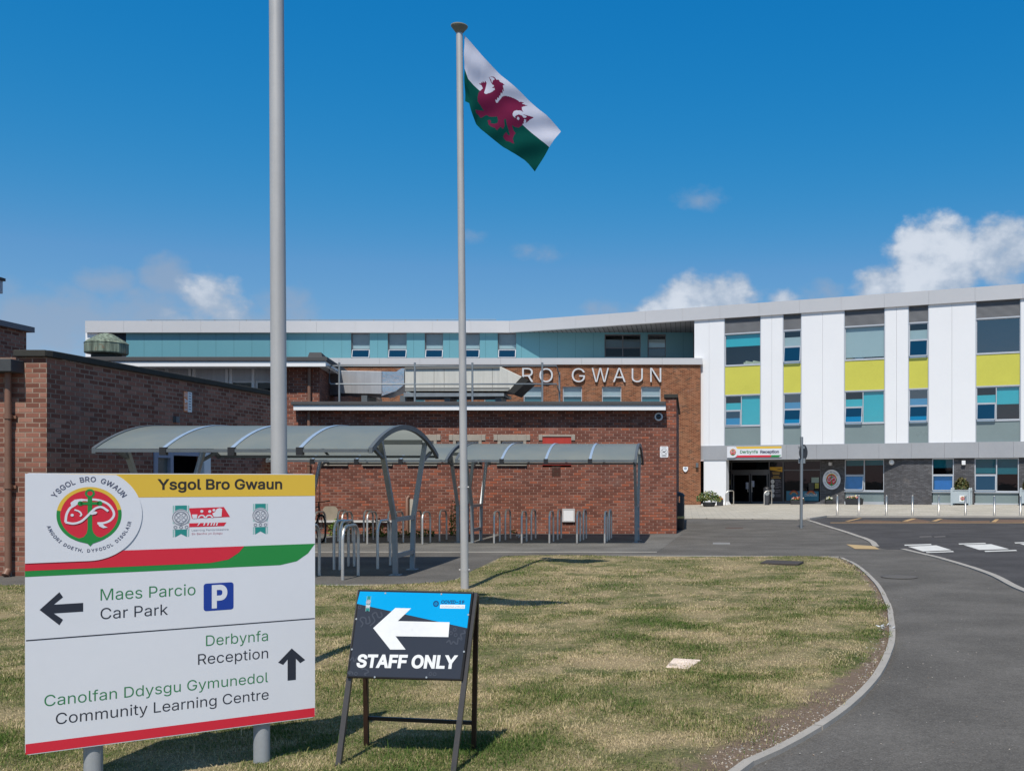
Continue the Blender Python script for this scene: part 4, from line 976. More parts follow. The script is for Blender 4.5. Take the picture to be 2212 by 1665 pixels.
# copper-green roof ventilator
c0 = at(230, 772, 32.9); rv = thing('roof_ventilator', 'round verdigris roof ventilator with conical cap on the hall roof', 'ventilator', (c0.x, 32.9, ht))
VERD = NT('verdigris_copper'); _p = VERD.pos(); _a = VERD.noise(_p, 3.2, 5); _m = VERD.n('ShaderNodeMapping'); _m.inputs['Scale'].default_value = (9, 9, .8); VERD.l(_p, _m.inputs[0]); _s = VERD.noise(_m.outputs[0], 1.5, 5)
VERD.bsdf(VERD.mix(VERD.rng(VERD.noise(_p, 5, 5), .56, .68, 0, .7), VERD.mix(VERD.rng(_s, .3, .7), (.07, .09, .07), (.25, .31, .24)), (.2, .11, .06)), .8, .1, _a, .3); VERD = VERD.m
k = 32.9/FPX; m = MB(Matrix.Translation((c0.x, 32.9, 0))); zz_ = lambda y: EYE+(HY-y)*k
m.lathe([(41*k, zz_(764)), (42*k, zz_(762)), (42*k, zz_(742)), (42*k, zz_(741))], n=14, sm=False); m.build('drum', VERD, rv)
m = MB(Matrix.Translation((c0.x, 32.9, 0))); m.lathe([(43*k, zz_(742)), (38*k, zz_(737)), (14*k, zz_(722)), (3*k, zz_(719)), (.001, zz_(718.5))], n=14, sm=False); m.build('conical_cap', VERD, rv)
m = MB(Matrix.Translation((c0.x, 32.9, 0))); m.lathe([(29*k, ht-.05), (29*k, zz_(763))], n=20); m.build('neck', M('dark_copper', (.03, .04, .037), .8, .1, .4, 5), rv)
# ================================================================== VENTILATION DUCT AND GUARD RAIL ON THE LOW ROOF
DZ = 30.2
vd = thing('ventilation_duct', 'large grey ventilation duct with air handling box lying across the low flat roof', 'duct', (-2, DZ, rt))
def d5(x, y, Z=DZ): return at(*C5(x, y), Z)
def prismz(mb, pts, Z0, dep, m=0, dx=0, sc=None):
    F = [d5(x, y, Z0) for x, y in pts]; Bk = [p+Vector((dx, dep, 0)) for p in F]; n = len(F)
    f = [mb._add(p) for p in F]; b = [mb._add(p) for p in Bk]
    mb.idx(f, m); mb.idx(b[::-1], m)
    for i in range(n): mb.idx((f[i], b[i], b[(i+1) % n], f[(i+1) % n]), m)
DUCT = M('galvanised_duct', (.5, .5, .51), .42, .45, .12, 1.5, streak=True); AHU = M('grey_beige_casing', (.6, .59, .54), .5, .1, .08, .8, streak=True); FOIL = M('crinkled_foil', (.7, .7, .7), .18, 1., .25, 9., bump=1., bscale=14)
m = MB(); prismz(m, [(490, 765), (855, 772), (855, 572), (490, 565)], DZ, 1.4); m.build('square_duct', DUCT, vd, bevel=.008)
m = MB(); F = [d5(490, 765), d5(490, 565)]; 
p8 = [d5(340, 800, DZ+.35), d5(490, 765), d5(490, 765)+Vector((0, 1, 0)), d5(340, 800, DZ+1.3), d5(310, 640, DZ+.35), d5(490, 565), d5(490, 565)+Vector((0, 1, 0)), d5(310, 640, DZ+1.3)]
m.hexa(p8); m.build('duct_elbow', M('grey_duct_elbow', (.27, .28, .3), .55, .3, .1, 2), vd)
m = MB(); prismz(m, [(855, 790), (985, 745), (1055, 690), (1055, 545), (1030, 545), (985, 575), (855, 572)], DZ+.04, .9); m.build('flexible_connector', FOIL, vd)
m = MB(); prismz(m, [(1062, 745), (1970, 745), (2020, 725), (2100, 620), (1915, 532), (1062, 540)], DZ-.1, 1.3); m.build('air_handling_box', AHU, vd, bevel=.01)
m = MB()
for x in (1320, 1410, 1600, 1838): p, q = d5(x, 742, DZ-.104), d5(x, 545, DZ-.104); m.bar(p, q, .012, .004, up=(0, 1, 0))
p, q = d5(1062, 725, DZ-.106), d5(1990, 722, DZ-.106); m.bar(p, q, .06, .006, up=(0, 1, 0))
m.bar(d5(1062, 543, DZ-.13), d5(1900, 535, DZ-.13), .05, .05); m.build('panel_seam', M('seam_grey', (.2, .2, .19), .6), vd)
m = MB(); p = [d5(1975, 752, DZ-.12), d5(2030, 772, DZ-.12), d5(2158, 652, DZ-.12), d5(2100, 615, DZ-.12)]; prismz(m, [(1975, 752), (2030, 772), (2158, 652), (2100, 615)], DZ-.14, 1.38); m.build('intake_hood', M('dark_hood', (.025, .024, .022), .6, .2), vd)
m = MB(); prismz(m, [(1050, 797), (1940, 792), (1940, 765), (1050, 762)], DZ-.14, 1.3); m.build('base_rail', GALV, vd)
m = MB()
for x in (720, 1060, 1450, 1900): a = d5(x, 790, DZ+.2); m.box(a.x-.09, a.x+.09, DZ, DZ+.9, rt-.01, a.z)
m.build('support_leg', GALVD, vd)
gz = LZ+.14; gr_ = thing('roof_guard_rail', 'galvanised two rail guard rail standing along the edge of the low flat roof', 'guard rail', (-1, gz, rt))
def g5(x, y, cr=C5): return at(*cr(x, y), gz)
zt, zm = g5(480, 524).z, g5(480, 685).z
px = [g5(480, 600).x, g5(1150, 600).x, g5(1660, 600).x, g5(700, 600, C6).x]
for x in px:
    m = MB(); m.tube([(x, gz, rt-.01), (x, gz, zt+.1)], .03, 10); m.box(x-.1, x+.1, gz-.1, gz+.1, rt-.008, rt+.012); m.build('post', GALV, gr_)
xl_ = g5(392, 600).x; e2 = Vector((g5(850, 600, C6).x*1.09, gz+2.2, 0)); e2.x = at(*C6(852, 600), gz+2.7).x; e2.y = gz+2.7
m = MB(); m.tube([(px[0], gz, zt), (xl_+.05, gz, zt), (xl_, gz, zt-.05), (xl_, gz, zm+.05), (xl_+.05, gz, zm), (px[0], gz, zm)], .024, 8); m.build('return_loop', GALV, gr_)
for z in (zt, zm):
    m = MB(); m.tube([(px[0], gz-.0, z), (px[3]+.42, gz, z), (e2.x, e2.y, z)], .024, 8); m.build('rail', GALV, gr_)
m = MB(); m.tube([(e2.x, e2.y, rt-.01), (e2.x, e2.y, zt+.1)], .03, 10); m.build('post', GALV, gr_)
# ================================================================== LEFT WING
WZ = 16.1; wc = Vector((at(101, 1000, WZ).x, WZ, 0)); wd = Vector((math.sin(R(4.1)), math.cos(R(4.1)), 0))
WP = Plane(wc, (-wd.x, -wd.y, 0) if False else wd, (0, 0, 1)); 
WF = Plane((0, WZ, 0), (1, 0, 0), (0, 0, 1)); WFT = WF.mat()
LW = thing('left_brick_wing', 'old red brick wing with dark stone coping receding along the left edge', 'building', (wc.x-3, WZ+3, 0))
# the receding wall's plane must face right/towards the camera
WPl = Plane(wc, wd, (0, 0, 1)); WT = WPl.mat()
wtop = EYE+(HY-771)/FPX*WZ
L_ = 7.8
dr = []
def wq(x, y): return WPl.hit((x, y))
CD = crop(420, 1220, 5.82)
d0, d1 = WPl.hit(CD(60, 400))[0], WPl.hit(CD(975, 400))[0]; dzt = WPl.hit(CD(60, 245))[1]
m = MB(WT); wallh(m, 0, L_, 0, wtop, [(d0, d1, 0, dzt)], .3)
m2_ = MB(WFT); u1_ = wc.x; wallh(m2_, -22, u1_, 0, wtop, [], .1)
m.v += m2_.v; off = len(m.v)-len(m2_.v); m.f += [[i+off for i in f] for f in m2_.f]; m.m += m2_.m; m.s += m2_.s
m.build('brick_wall', BRKL, LW)
m = MB(); ct = EYE+(HY-756)/FPX*WZ; ov = .07
cl = at(34, 760, WZ).x
m.box(cl, wc.x+.02, WZ-ov, WZ+.4, wtop+.003, ct)
m.v = m.v; q0 = wc+Vector((0, -ov, 0)); nrm = Vector((wd.y, -wd.x, 0))
A = [wc+nrm*ov+Vector((.02, -ov, 0)), wc+wd*L_+nrm*ov, wc+wd*L_-nrm*.45, wc-nrm*.35+Vector((0, .42, 0))]
A = [Vector((wc.x+.022, WZ-ov, 0)), wc+nrm*ov+wd*.05, wc+wd*L_+nrm*ov, wc+wd*L_-nrm*.45, Vector((wc.x+.022, WZ+.4, 0))]
m.slab([(p.x, p.y) for p in A], wtop+.004, ct-.001); m.build('coping', COPE, LW, bevel=.015)
m = MB(); e_ = wc+wd*(L_-.2); m.slab([(-22, WZ+.3), (wc.x-.1, WZ+.3), (e_.x-.1, e_.y), (-22, e_.y)], wtop-.4, wtop-.3); m.build('roof', FELT, LW)
# end soffit box, its gutter and the rainwater pipe
sx = at(27, 780, WZ-.28).x
m = MB(); a = at(0, 775, WZ-.28).z; b = at(0, 802, WZ-.28).z; m.box(-22, sx, WZ-.32, WZ-.004, b, a); m.build('eaves_box', M('dark_bitumen_board', (.05, .055, .06), .8, 0, .3, 4), LW, bevel=.01)
px_ = at(16.5, 900, WZ-.1).x; m = MB(); m.tube([(px_, WZ-.09, .1), (px_, WZ-.09, b)], .05, 12)
for z in (1.45, 2.6): m.tube([(px_, WZ-.09, z), (px_, WZ-.09, z+.07)], .064, 12); m.bar((px_-.1, WZ-.03, z+.03), (px_+.1, WZ-.03, z+.03), .03, .05)
m.tube([(px_, WZ-.09, .12), (px_, WZ-.16, .03)], .055, 12); m.build('downpipe', BROWN, LW)
# doorway in the shaded wall
DFR = M('blue_grey_door_frame', (.26, .3, .4), .4, 0, .08)
m = MB(WT); f1 = WPl.hit(CD(375, 400))[0]; f2 = WPl.hit(CD(530, 400))[0]
m.box(d0, f1, 0, .1, -.1, .02); m.box(d0, d0+.12, .1, dzt, -.1, .02); m.box(f1-.1, f1, .1, dzt, -.1, .02); m.box(d0+.12, f1-.1, dzt-.14, dzt, -.1, .018)
dd_ = m.build('door_leaf', DFR, LW)
q = MB(WT); q.face([(d0+.12, .1, -.05), (f1-.1, .1, -.05), (f1-.1, dzt-.14, -.05), (d0+.12, dzt-.14, -.05)]); q.build('door_glass', M('grey_door_pane', (.13, .14, .13), .25, 0, .3, 2), dd_)
m = MB(WT); e0 = WPl.hit(CD(870, 400))[0]
m.box(e0, d1, 0, dzt, -.12, .03); m.build('door_post', WPAINT, LW)
m = MB(WT); m.box(f1+.02, e0-.02, dzt-.08, dzt, -.3, .01); m.build('door_head', DFR, LW)
m = MB(WT); m.box(f1+.05, f1+.4, dzt-.42, dzt-.25, -.9, -.85); m.build('light_panel', WPAINT, LW)
m = MB(WT); m.box(f2, e0-.35, 0, dzt-.08, -.5, -.45); m.build('inner_door', DFR, LW)
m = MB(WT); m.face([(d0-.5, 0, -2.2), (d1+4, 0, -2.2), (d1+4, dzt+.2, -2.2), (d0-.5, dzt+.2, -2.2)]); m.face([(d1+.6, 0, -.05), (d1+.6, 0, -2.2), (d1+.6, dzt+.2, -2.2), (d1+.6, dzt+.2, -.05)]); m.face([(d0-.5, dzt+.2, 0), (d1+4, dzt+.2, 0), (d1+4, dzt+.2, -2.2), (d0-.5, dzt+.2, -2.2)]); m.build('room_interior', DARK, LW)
# notice on the receding wall
CN = crop(480, 1080, 16.65); tn = thing('wall_notice', 'tall orange and white notice high on the shaded left brick wall', 'sign', tuple(WPl.o+WPl.u*3))
a, mm, b = WPl.hit(CN(570, 750))[0], WPl.hit(CN(745, 750))[0], WPl.hit(CN(945, 750))[0]; c, d = WPl.hit(CN(750, 1245))[1], WPl.hit(CN(750, 305))[1]
m = MB(WT); m.box(mm, b, c, d, .004, .015); m.build('white_half', WPAINT, tn)
m = MB(WT); m.box(a, mm-.001, c, d, .004, .015); m.build('orange_half', M('orange_print', (.75, .27, .12), .5, 0, .2, 6), tn)
m = MB(WT); h = d-c
for i in range(7): y = d-h*(.08+.13*i); m.strip([(mm+(b-mm)*.25, y), (mm+(b-mm)*.75, y)], h*.05, .0165)
m.build('notice_print', M('notice_blue_print', (.18, .25, .36), .6), tn)
m = MB(WT); m.strip([(a+.1*(mm-a), d-h*.38), (mm, d-h*.5)], h*.06, .0165); m.face([(a+.2*(mm-a), d-h*.46, .0166), (mm-.02, d-h*.54, .0166), (a+.2*(mm-a), d-h*.56, .0166)])
for i, y in enumerate((.1, .17, .24, .66, .74, .86, .92)): m.strip([(a+.1*(mm-a), d-h*y), (mm-.1*(mm-a), d-h*y)], h*.022, .0165)
m.build('pale_print', WPAINT, tn)
m = MB(WT); u, v = wq(483, 880+0*1); u, v = WPl.hit(CN(170, 1600)); m.box(u-.06, u+.06, v-.06, v+.06, 0, .07)
tag(m.build('junction_box', GALVD, None), 'tiny grey junction box below the notice on the left brick wall', 'junction box')
# brick plant room and taller block behind the left wing
PR = thing('brick_plant_room', 'dark brick rooftop block with grey coping above the left wing', 'building', (-15, 20, wtop))
e0_ = at(57, 730, 21.7); 
m = MB(); z0_ = wtop-.3
dirp = Vector((.03, 1, 0)).normalized()
B0 = Vector((e0_.x, e0_.y, 0))-dirp*4
zt_ = EYE+(HY-717)/FPX*e0_.y
m.face([(B0.x, B0.y, z0_), (e0_.x, e0_.y, z0_), (e0_.x, e0_.y, zt_), (B0.x, B0.y, zt_)]); m.face([(e0_.x, e0_.y, z0_), (e0_.x-2.5, e0_.y+.9, z0_), (e0_.x-2.5, e0_.y+.9, zt_), (e0_.x, e0_.y, zt_)]); m.build('brick_wall', BRKL, PR)
m = MB(); w_ = Vector((dirp.y, -dirp.x, 0))*.12; E_ = Vector((e0_.x, e0_.y, 0))+dirp*.1
m.slab([(p.x, p.y) for p in (B0+w_, E_+w_, E_-w_*12, B0-w_*12)], zt_+.003, zt_+.12); m.build('coping', M('grey_lead_coping', (.14, .14, .16), .6, .2), PR)
e1 = at(6, 615, 25.); TB = thing('tower_block', 'corner of a white walled roof with black eaves at the left edge of the sky', 'building', (e1.x-2, 23, 5))
tz0, tz1, tz2 = at(6, 634, 25).z, at(6, 607, 25).z, at(6, 600.5, 25).z
m = MB(); m.box(e1.x-6, e1.x, 21, 25, tz0, tz1); m.build('wall', M('grey_white_wall', (.42, .43, .46), .7), TB)
m = MB(); m.box(e1.x-6, e1.x+.04, 20.9, 25.05, tz1+.003, tz2); m.build('eaves', BLACK, TB)
m = MB(); m.box(e1.x-6, e1.x-.6, 21.4, 24.6, 0, tz0-.002); m.build('brick_wall', BRKL, TB)
# ================================================================== CYCLE SHELTERS
POLY = NT('weathered_polycarbonate'); _p = POLY.pos(); _n = POLY.noise(_p, 1.4, 5)
_d = POLY.n('ShaderNodeBsdfPrincipled'); POLY.l(POLY.mix(POLY.rng(_n, .3, .75), (.26, .31, .31), (.33, .36, .33)), _d.inputs['Base Color']); _d.inputs['Roughness'].default_value = .32
_t = POLY.n('ShaderNodeBsdfTranslucent'); _t.inputs[0].default_value = (.5, .53, .47, 1); _x = POLY.n('ShaderNodeMixShader'); _x.inputs[0].default_value = .45
POLY.l(_d.outputs[0], _x.inputs[1]); POLY.l(_t.outputs[0], _x.inputs[2]); POLY.l(_x.outputs[0], POLY.out.inputs[0]); POLY = POLY.m
STRAP = M('pale_blue_aluminium_strap', (.36, .46, .58), .38, .3, .08)
SPAN_, EAVE, RISE = 1.99, 2.07, .45
Rr_ = (SPAN_**2+RISE**2)/(2*RISE)
def arch_z(t_): return EAVE+RISE-(Rr_-math.sqrt(max(Rr_*Rr_-t_*t_, 0)))
def shelter(lab, Mx, Mz, ang, L, nb=4):
    root = thing('cycle_shelter', lab, 'cycle shelter', (Mx, Mz, 0), -R(ang), 'barrel roofed cycle shelters')
    ts = [-SPAN_+2*SPAN_*i/20 for i in range(21)]
    m = MB()
    A = [m._add((0, t_, arch_z(t_))) for t_ in ts]; B = [m._add((-L, t_, arch_z(t_))) for t_ in ts]
    for i in range(20): m.idx((A[i], B[i], B[i+1], A[i+1])[::-1], 0, True)
    m.build('roof_sheet', POLY, root, True)
    for k in range(nb+1):
        x = -L*k/nb; end = k in (0, nb)
        m = MB(); x0_, x1_ = (x-.03, x+.03)
        if k == 0: x0_, x1_ = .002, .06
        if k == nb: x0_, x1_ = x-.06, x-.002
        for i in range(20):
            a, b = ts[i], ts[i+1]
            if end: m.hexa([(x0_, a, arch_z(a)-.07), (x1_, a, arch_z(a)-.07), (x1_, b, arch_z(b)-.07), (x0_, b, arch_z(b)-.07), (x0_, a, arch_z(a)+.015), (x1_, a, arch_z(a)+.015), (x1_, b, arch_z(b)+.015), (x0_, b, arch_z(b)+.015)])
            else: m.hexa([(x0_, a, arch_z(a)+.003), (x1_, a, arch_z(a)+.003), (x1_, b, arch_z(b)+.003), (x0_, b, arch_z(b)+.003), (x0_, a, arch_z(a)+.014), (x1_, a, arch_z(a)+.014), (x1_, b, arch_z(b)+.014), (x0_, b, arch_z(b)+.014)])
        m.build('end_arch' if end else 'roof_strap', GALVD if end else STRAP, root, True)
    for t_ in (-SPAN_, SPAN_, ):
        m = MB(); m.box(-L, 0, t_-.025, t_+.025, EAVE-.055, EAVE-.006); m.build('eaves_rail', GALVD, root, True)
    for t_ in (-1.25, 1.25):
        m = MB(); m.box(-L+.06, -.06, t_-.03, t_+.03, arch_z(t_)-.1, arch_z(t_)-.015)
        m.build('purlin', GALV, root, True)
    for k in range(1, nb):
        m = MB(); x = -L*k/nb; m.box(x-.05, x+.05, -SPAN_-.04, -SPAN_+.04, EAVE-.1, EAVE+.02); m.build('bracket', BLACK, root, True)
    for x in (-.03, -L+.03):
        for sgn in (-1, 1):
            m = MB(); w = .075
            m.bar((x, sgn*.5, 0), (x, sgn*.57, .95), w, w, up=(1, 0, 0)); m.bar((x, sgn*.57, .945), (x, sgn*1.34, arch_z(1.34)-.05), w, w*.98, up=(1, 0, 0)); m.box(x-.09, x+.09, sgn*.5-.09, sgn*.5+.09, 0, .012)
            m.build('post', GALV, root, True)
        for z in (.32, .93):
            m = MB(); y = .47 if z < .5 else .52; m.bar((x, -y, z), (x, y, z), .07, .07); m.build('cross_bar', GALV, root, True)
        m = MB()
        for sgn in (-1, 1): m.bar((x, sgn*1.2, 1.95), (x, sgn*1.75, arch_z(1.75)-.06), .05, .05, up=(1, 0, 0))
        m.build('brace', GALVD, root, True)
    return root
shelter('nearest grey cycle shelter with curved translucent roof, behind the big white sign', -4.82, 16.78, 0, 4.15)
shelter('cycle shelter with curved roof at the back, left one beside the brick wall', -5.71, 25.1, 0, 4.2)
shelter('cycle shelter with curved roof at the back right in front of the red window board', -1.21, 25.1, 0, 4.2)
# hoops
def make_hoop(h, l=.74, r=.025, rb=.2):
    m = MB(); pts = [(0, 0, 0), (0, 0, h-rb)]
    for k in range(1, 8): a = math.pi/2*k/7; pts.append((0, rb-rb*math.cos(a), h-rb+rb*math.sin(a)))
    for k in range(0, 8): a = math.pi/2*k/7; pts.append((0, l-rb+rb*math.sin(a), h-rb+rb*math.cos(a)))
    pts += [(0, l, 0)]
    m.tube(pts, r, 12); return m
hp = None
def place_hoop(x, y, ang, lab, h=.78):
    global hp
    if hp is None: hp = make_hoop(.78).build('cycle_hoop', STEEL); o = hp
    else: o = hp.copy(); COL.objects.link(o)
    o.location = (x, y, .012 if y > 21 else 0); o.rotation_euler = (0, 0, -R(ang)); o.scale = (1, 1, h/.78)
    tag(o, lab, 'cycle hoop', 'stainless steel cycle hoops'); return o
ords = ['first', 'second', 'third', 'fourth', 'fifth']
for i, cx_ in enumerate((475, 727, 980, 1232, 1485)):
    p = G(*C8(cx_, 1054)); place_hoop(p.x, p.y, 0, f'{ords[i]} front row steel hoop right of the slim flagpole, under the right shelter')
for i, cx_ in enumerate((578, 815, 1055, 1290, 1525)):
    p = G(*C8(cx_, 1023)); place_hoop(p.x, p.y, 0, f'{ords[i]} wall side steel hoop right of the slim flagpole, under the right shelter')
for i, cx_ in enumerate((105, 365, 600, 855, 1115)):
    p = G(*C7(cx_, 1155)); place_hoop(p.x, p.y, 0, f'{ords[i]} front row steel hoop counted from the bicycle, under the back left shelter')
for i, cx_ in enumerate((90, 325, 568, 795, 1033, 1275)[1:]):
    p = G(*C7(cx_, 1128)); place_hoop(p.x, p.y, 0, f'{ords[i]} wall side steel hoop counted from the bicycle, under the back left shelter')
for (cx_, cy_), lab in zip(((370, 1485), (345, 1390), (697, 1380)), ('nearest steel hoop under the front shelter beside the big sign', 'steel hoop right behind the nearest hoop under the front shelter', 'steel hoop beside the right posts of the front shelter')):
    p = G(*C7(cx_, cy_)); place_hoop(p.x, p.y, 0, lab, .85)
p = G(*C7(155, 1440)); place_hoop(p.x, p.y-.75, 0, 'steel hoop in the front row half hidden by the right edge of the big sign', .85)
place_hoop(p.x-.12, p.y+1.0, 0, 'steel hoop in the back row half hidden by the right edge of the big sign', .85)
# bicycle locked behind the sign
bc = G(694, 1171); bk = thing('bicycle', 'black bicycle parked at a hoop half hidden behind the right edge of the big sign', 'bicycle', (bc.x, bc.y, .01), R(128))
RUB = M('black_rubber', (.015, .015, .016), .8); FRM = M('black_bike_paint', (.025, .02, .022), .3)
def wheel(x):
    m = MB(); m.tube([(x+.345*math.cos(2*math.pi*k/36), 0, .35+.345*math.sin(2*math.pi*k/36)) for k in range(36)], .024, 8, closed=True)
    w = m.build('wheel', RUB, bk, True)
    m = MB(); m.tube([(x+.315*math.cos(2*math.pi*k/30), 0, .35+.315*math.sin(2*math.pi*k/30)) for k in range(30)], .009, 6, closed=True)
    for k in range(14): a = 2*math.pi*k/14; m.tube([(x, .0, .35), (x+.31*math.cos(a), 0, .35+.31*math.sin(a))], .0025, 4)
    m.tube([(x, -.05, .35), (x, .05, .35)], .02, 8); m.build('rim', STEEL, w, True)
wheel(0); wheel(1.03)
m = MB(); hd, sp_, bb, rax = (.2, 0, .9), (.72, 0, .84), (.6, 0, .29), (1.03, 0, .35); hd2 = (.16, 0, .72)
for a, b in ((hd, sp_), (hd2, bb), (bb, (.75, 0, .92)), (hd, hd2)): m.tube([a, b], .018, 8)
for s_ in (-.05, .05): m.tube([bb, (1.03, s_, .35)], .01, 6); m.tube([sp_, (1.03, s_, .35)], .009, 6)
m.build('frame', FRM, bk, True)
m = MB()
for s_ in (-.05, .05): m.tube([(.17, s_*.8, .7), (.0, s_, .35)], .012, 6)
m.build('fork', FRM, bk, True)
m = MB(); m.tube([(.2, 0, .88), (.22, 0, 1.0)], .015, 8); m.tube([(.28, -.3, 1.04), (.2, -.12, 1.02), (.2, .12, 1.02), (.28, .3, 1.04)], .014, 8); m.tube([(.28, .29, 1.04), (.36, .31, 1.04)], .02, 8); m.tube([(.28, -.29, 1.04), (.36, -.31, 1.04)], .02, 8); m.build('handlebar', BLACK, bk, True)
m = MB(); m.slab([(.58, -.02), (.72, -.03), (.85, -.08), (.87, 0), (.85, .08), (.72, .03), (.58, .02)], .95, .99); m.build('saddle', BLACK, bk, True, bevel=.01)
m = MB(); m.tube([(.6, -.06, .29), (.6, .06, .29)], .04, 10); m.tube([(.6, .07, .29), (.72, .07, .19)], .01, 6); m.tube([(.6, -.07, .29), (.48, -.07, .39)], .01, 6); m.build('crank', STEEL, bk, True)
# ================================================================== FLAGPOLES
def pole(lab, bx_, by_, top, r0, r1, joints):
    root = thing('flagpole', lab, 'flagpole', (bx_, by_, 0), 0, 'silver flagpoles')
    B = Vector((bx_, by_, .0)); T = Vector(top); f = lambda z: B+(T-B)*(z/T.z)
    m = MB(); N = 14; m.tube([f(T.z*i/N) for i in range(N+1)], [r0+(r1-r0)*i/N for i in range(N+1)], 24); m.build('shaft', POLE, root)
    for z in joints:
        m = MB(); r = r0+(r1-r0)*z/T.z; m.tube([f(z), f(z+.05)], r+.0015, 24)
        for s_ in (-1, 1): c = f(z+.02); m.tube([c+Vector((s_*(r), 0, 0)), c+Vector((s_*(r+.022), 0, 0))], .012, 8)
        m.build('bolted_collar', POLE, root)
    m = MB(); m.lathe([(r1, -.06), (r1+.03, -.02), (r1+.07, .03), (r1+.075, .045), (.05, .07), (.0, .072)], T, 24); m.build('cap', M('lichen_grey_cap', (.2, .2, .16), .8, 0, .3, 8), root)
    return root
F2 = at(1004, 1275, 14.); F2.z = 0; T2 = at(992.3, 63, 14)
pole('slim silver flagpole flying the red dragon flag in the middle of the scene', F2.x, F2.y, T2, .057, .046, (.28, 1.47))
Z1 = 7.78; pole('thick silver flagpole rising out of the frame behind the big white sign', at(605.5, 1400, Z1).x, Z1, Vector((at(597, 0, Z1).x-.015, Z1, 8.15)), .064, .052, (1.4,))
# flag: cloth surface traced in its own plane, with folds in depth
dragon = [[(455, 588), (468, 612), (488, 640), (487, 655), (497, 668), (500, 660), (505, 640), (520, 640), (518, 622), (500, 610), (478, 604), (500, 603), (522, 612), (535, 632), (545, 645), (562, 643), (575, 655), (580, 672), (600, 680), (615, 690), (622, 700), (640, 712), (620, 708), (612, 706), (618, 735), (622, 772), (608, 752), (606, 790), (590, 775), (580, 810), (572, 800), (560, 830), (552, 818), (540, 845), (530, 835), (528, 860), (545, 870), (575, 840), (600, 815), (625, 806), (680, 815), (735, 830), (770, 850), (815, 852), (790, 865), (850, 878), (815, 892), (795, 905), (800, 940), (815, 962), (790, 950), (750, 952), (725, 965), (710, 990), (715, 1020), (730, 1045), (740, 1015), (765, 998), (800, 1000), (815, 1020), (835, 1018), (845, 1000), (800, 985), (850, 988), (912, 995), (880, 1020), (835, 1068), (838, 1035), (822, 1032), (815, 1070), (800, 1095), (765, 1125), (725, 1120), (700, 1105), (712, 1150), (735, 1185), (720, 1205), (705, 1240), (712, 1262), (728, 1300), (700, 1285), (665, 1265), (640, 1258), (615, 1235), (605, 1210), (620, 1185), (640, 1172), (655, 1195), (680, 1210), (665, 1150), (650, 1105), (640, 1045), (620, 1050), (625, 1110), (610, 1140), (580, 1115), (545, 1150), (520, 1125), (480, 1110), (455, 1085), (445, 1045), (460, 1030), (480, 1045), (470, 1070), (510, 1080), (545, 1075), (555, 1045), (540, 1000), (500, 1000), (465, 1000), (430, 985), (405, 1005), (380, 1030), (365, 1010), (340, 990), (335, 962), (370, 955), (410, 950), (380, 905), (355, 870), (355, 820), (360, 770), (380, 740), (395, 715), (385, 690), (355, 668), (385, 665), (375, 650), (395, 655), (395, 640), (410, 655), (418, 640), (435, 655), (430, 690), (420, 720), (412, 770), (430, 780), (480, 765), (525, 740), (520, 722), (490, 718), (515, 705), (510, 690), (495, 682), (478, 650)]]
hole = [(752, 1040), (756, 1025), (768, 1022), (778, 1036), (772, 1052), (758, 1052)]
top_e = [(226, 212), (290, 275), (355, 345), (420, 420), (505, 512), (590, 600), (685, 678), (780, 752), (870, 828), (960, 902), (1030, 955), (1085, 1008), (1140, 1070), (1187, 1130)]
mid_e = [(226, 545), (262, 650), (310, 700), (360, 742), (440, 800), (520, 862), (600, 925), (680, 990), (760, 1055), (830, 1110), (900, 1165), (970, 1218), (1020, 1252), (1065, 1287)]
low_e = [(236, 885), (278, 905), (300, 985), (340, 1105), (385, 1150), (460, 1205), (540, 1262), (610, 1320), (690, 1375), (760, 1412), (820, 1445), (860, 1480), (890, 1515), (920, 1550)]
def lerp_poly(P, u):
    L = [0]
    for a, b in zip(P, P[1:]): L.append(L[-1]+math.dist(a, b))
    s_ = u*L[-1]
    for i in range(len(P)-1):
        if s_ <= L[i+1]+1e-9:
            f = (s_-L[i])/(L[i+1]-L[i]); return P[i][0]+(P[i+1][0]-P[i][0])*f, P[i][1]+(P[i+1][1]-P[i][1])*f
    return P[-1]
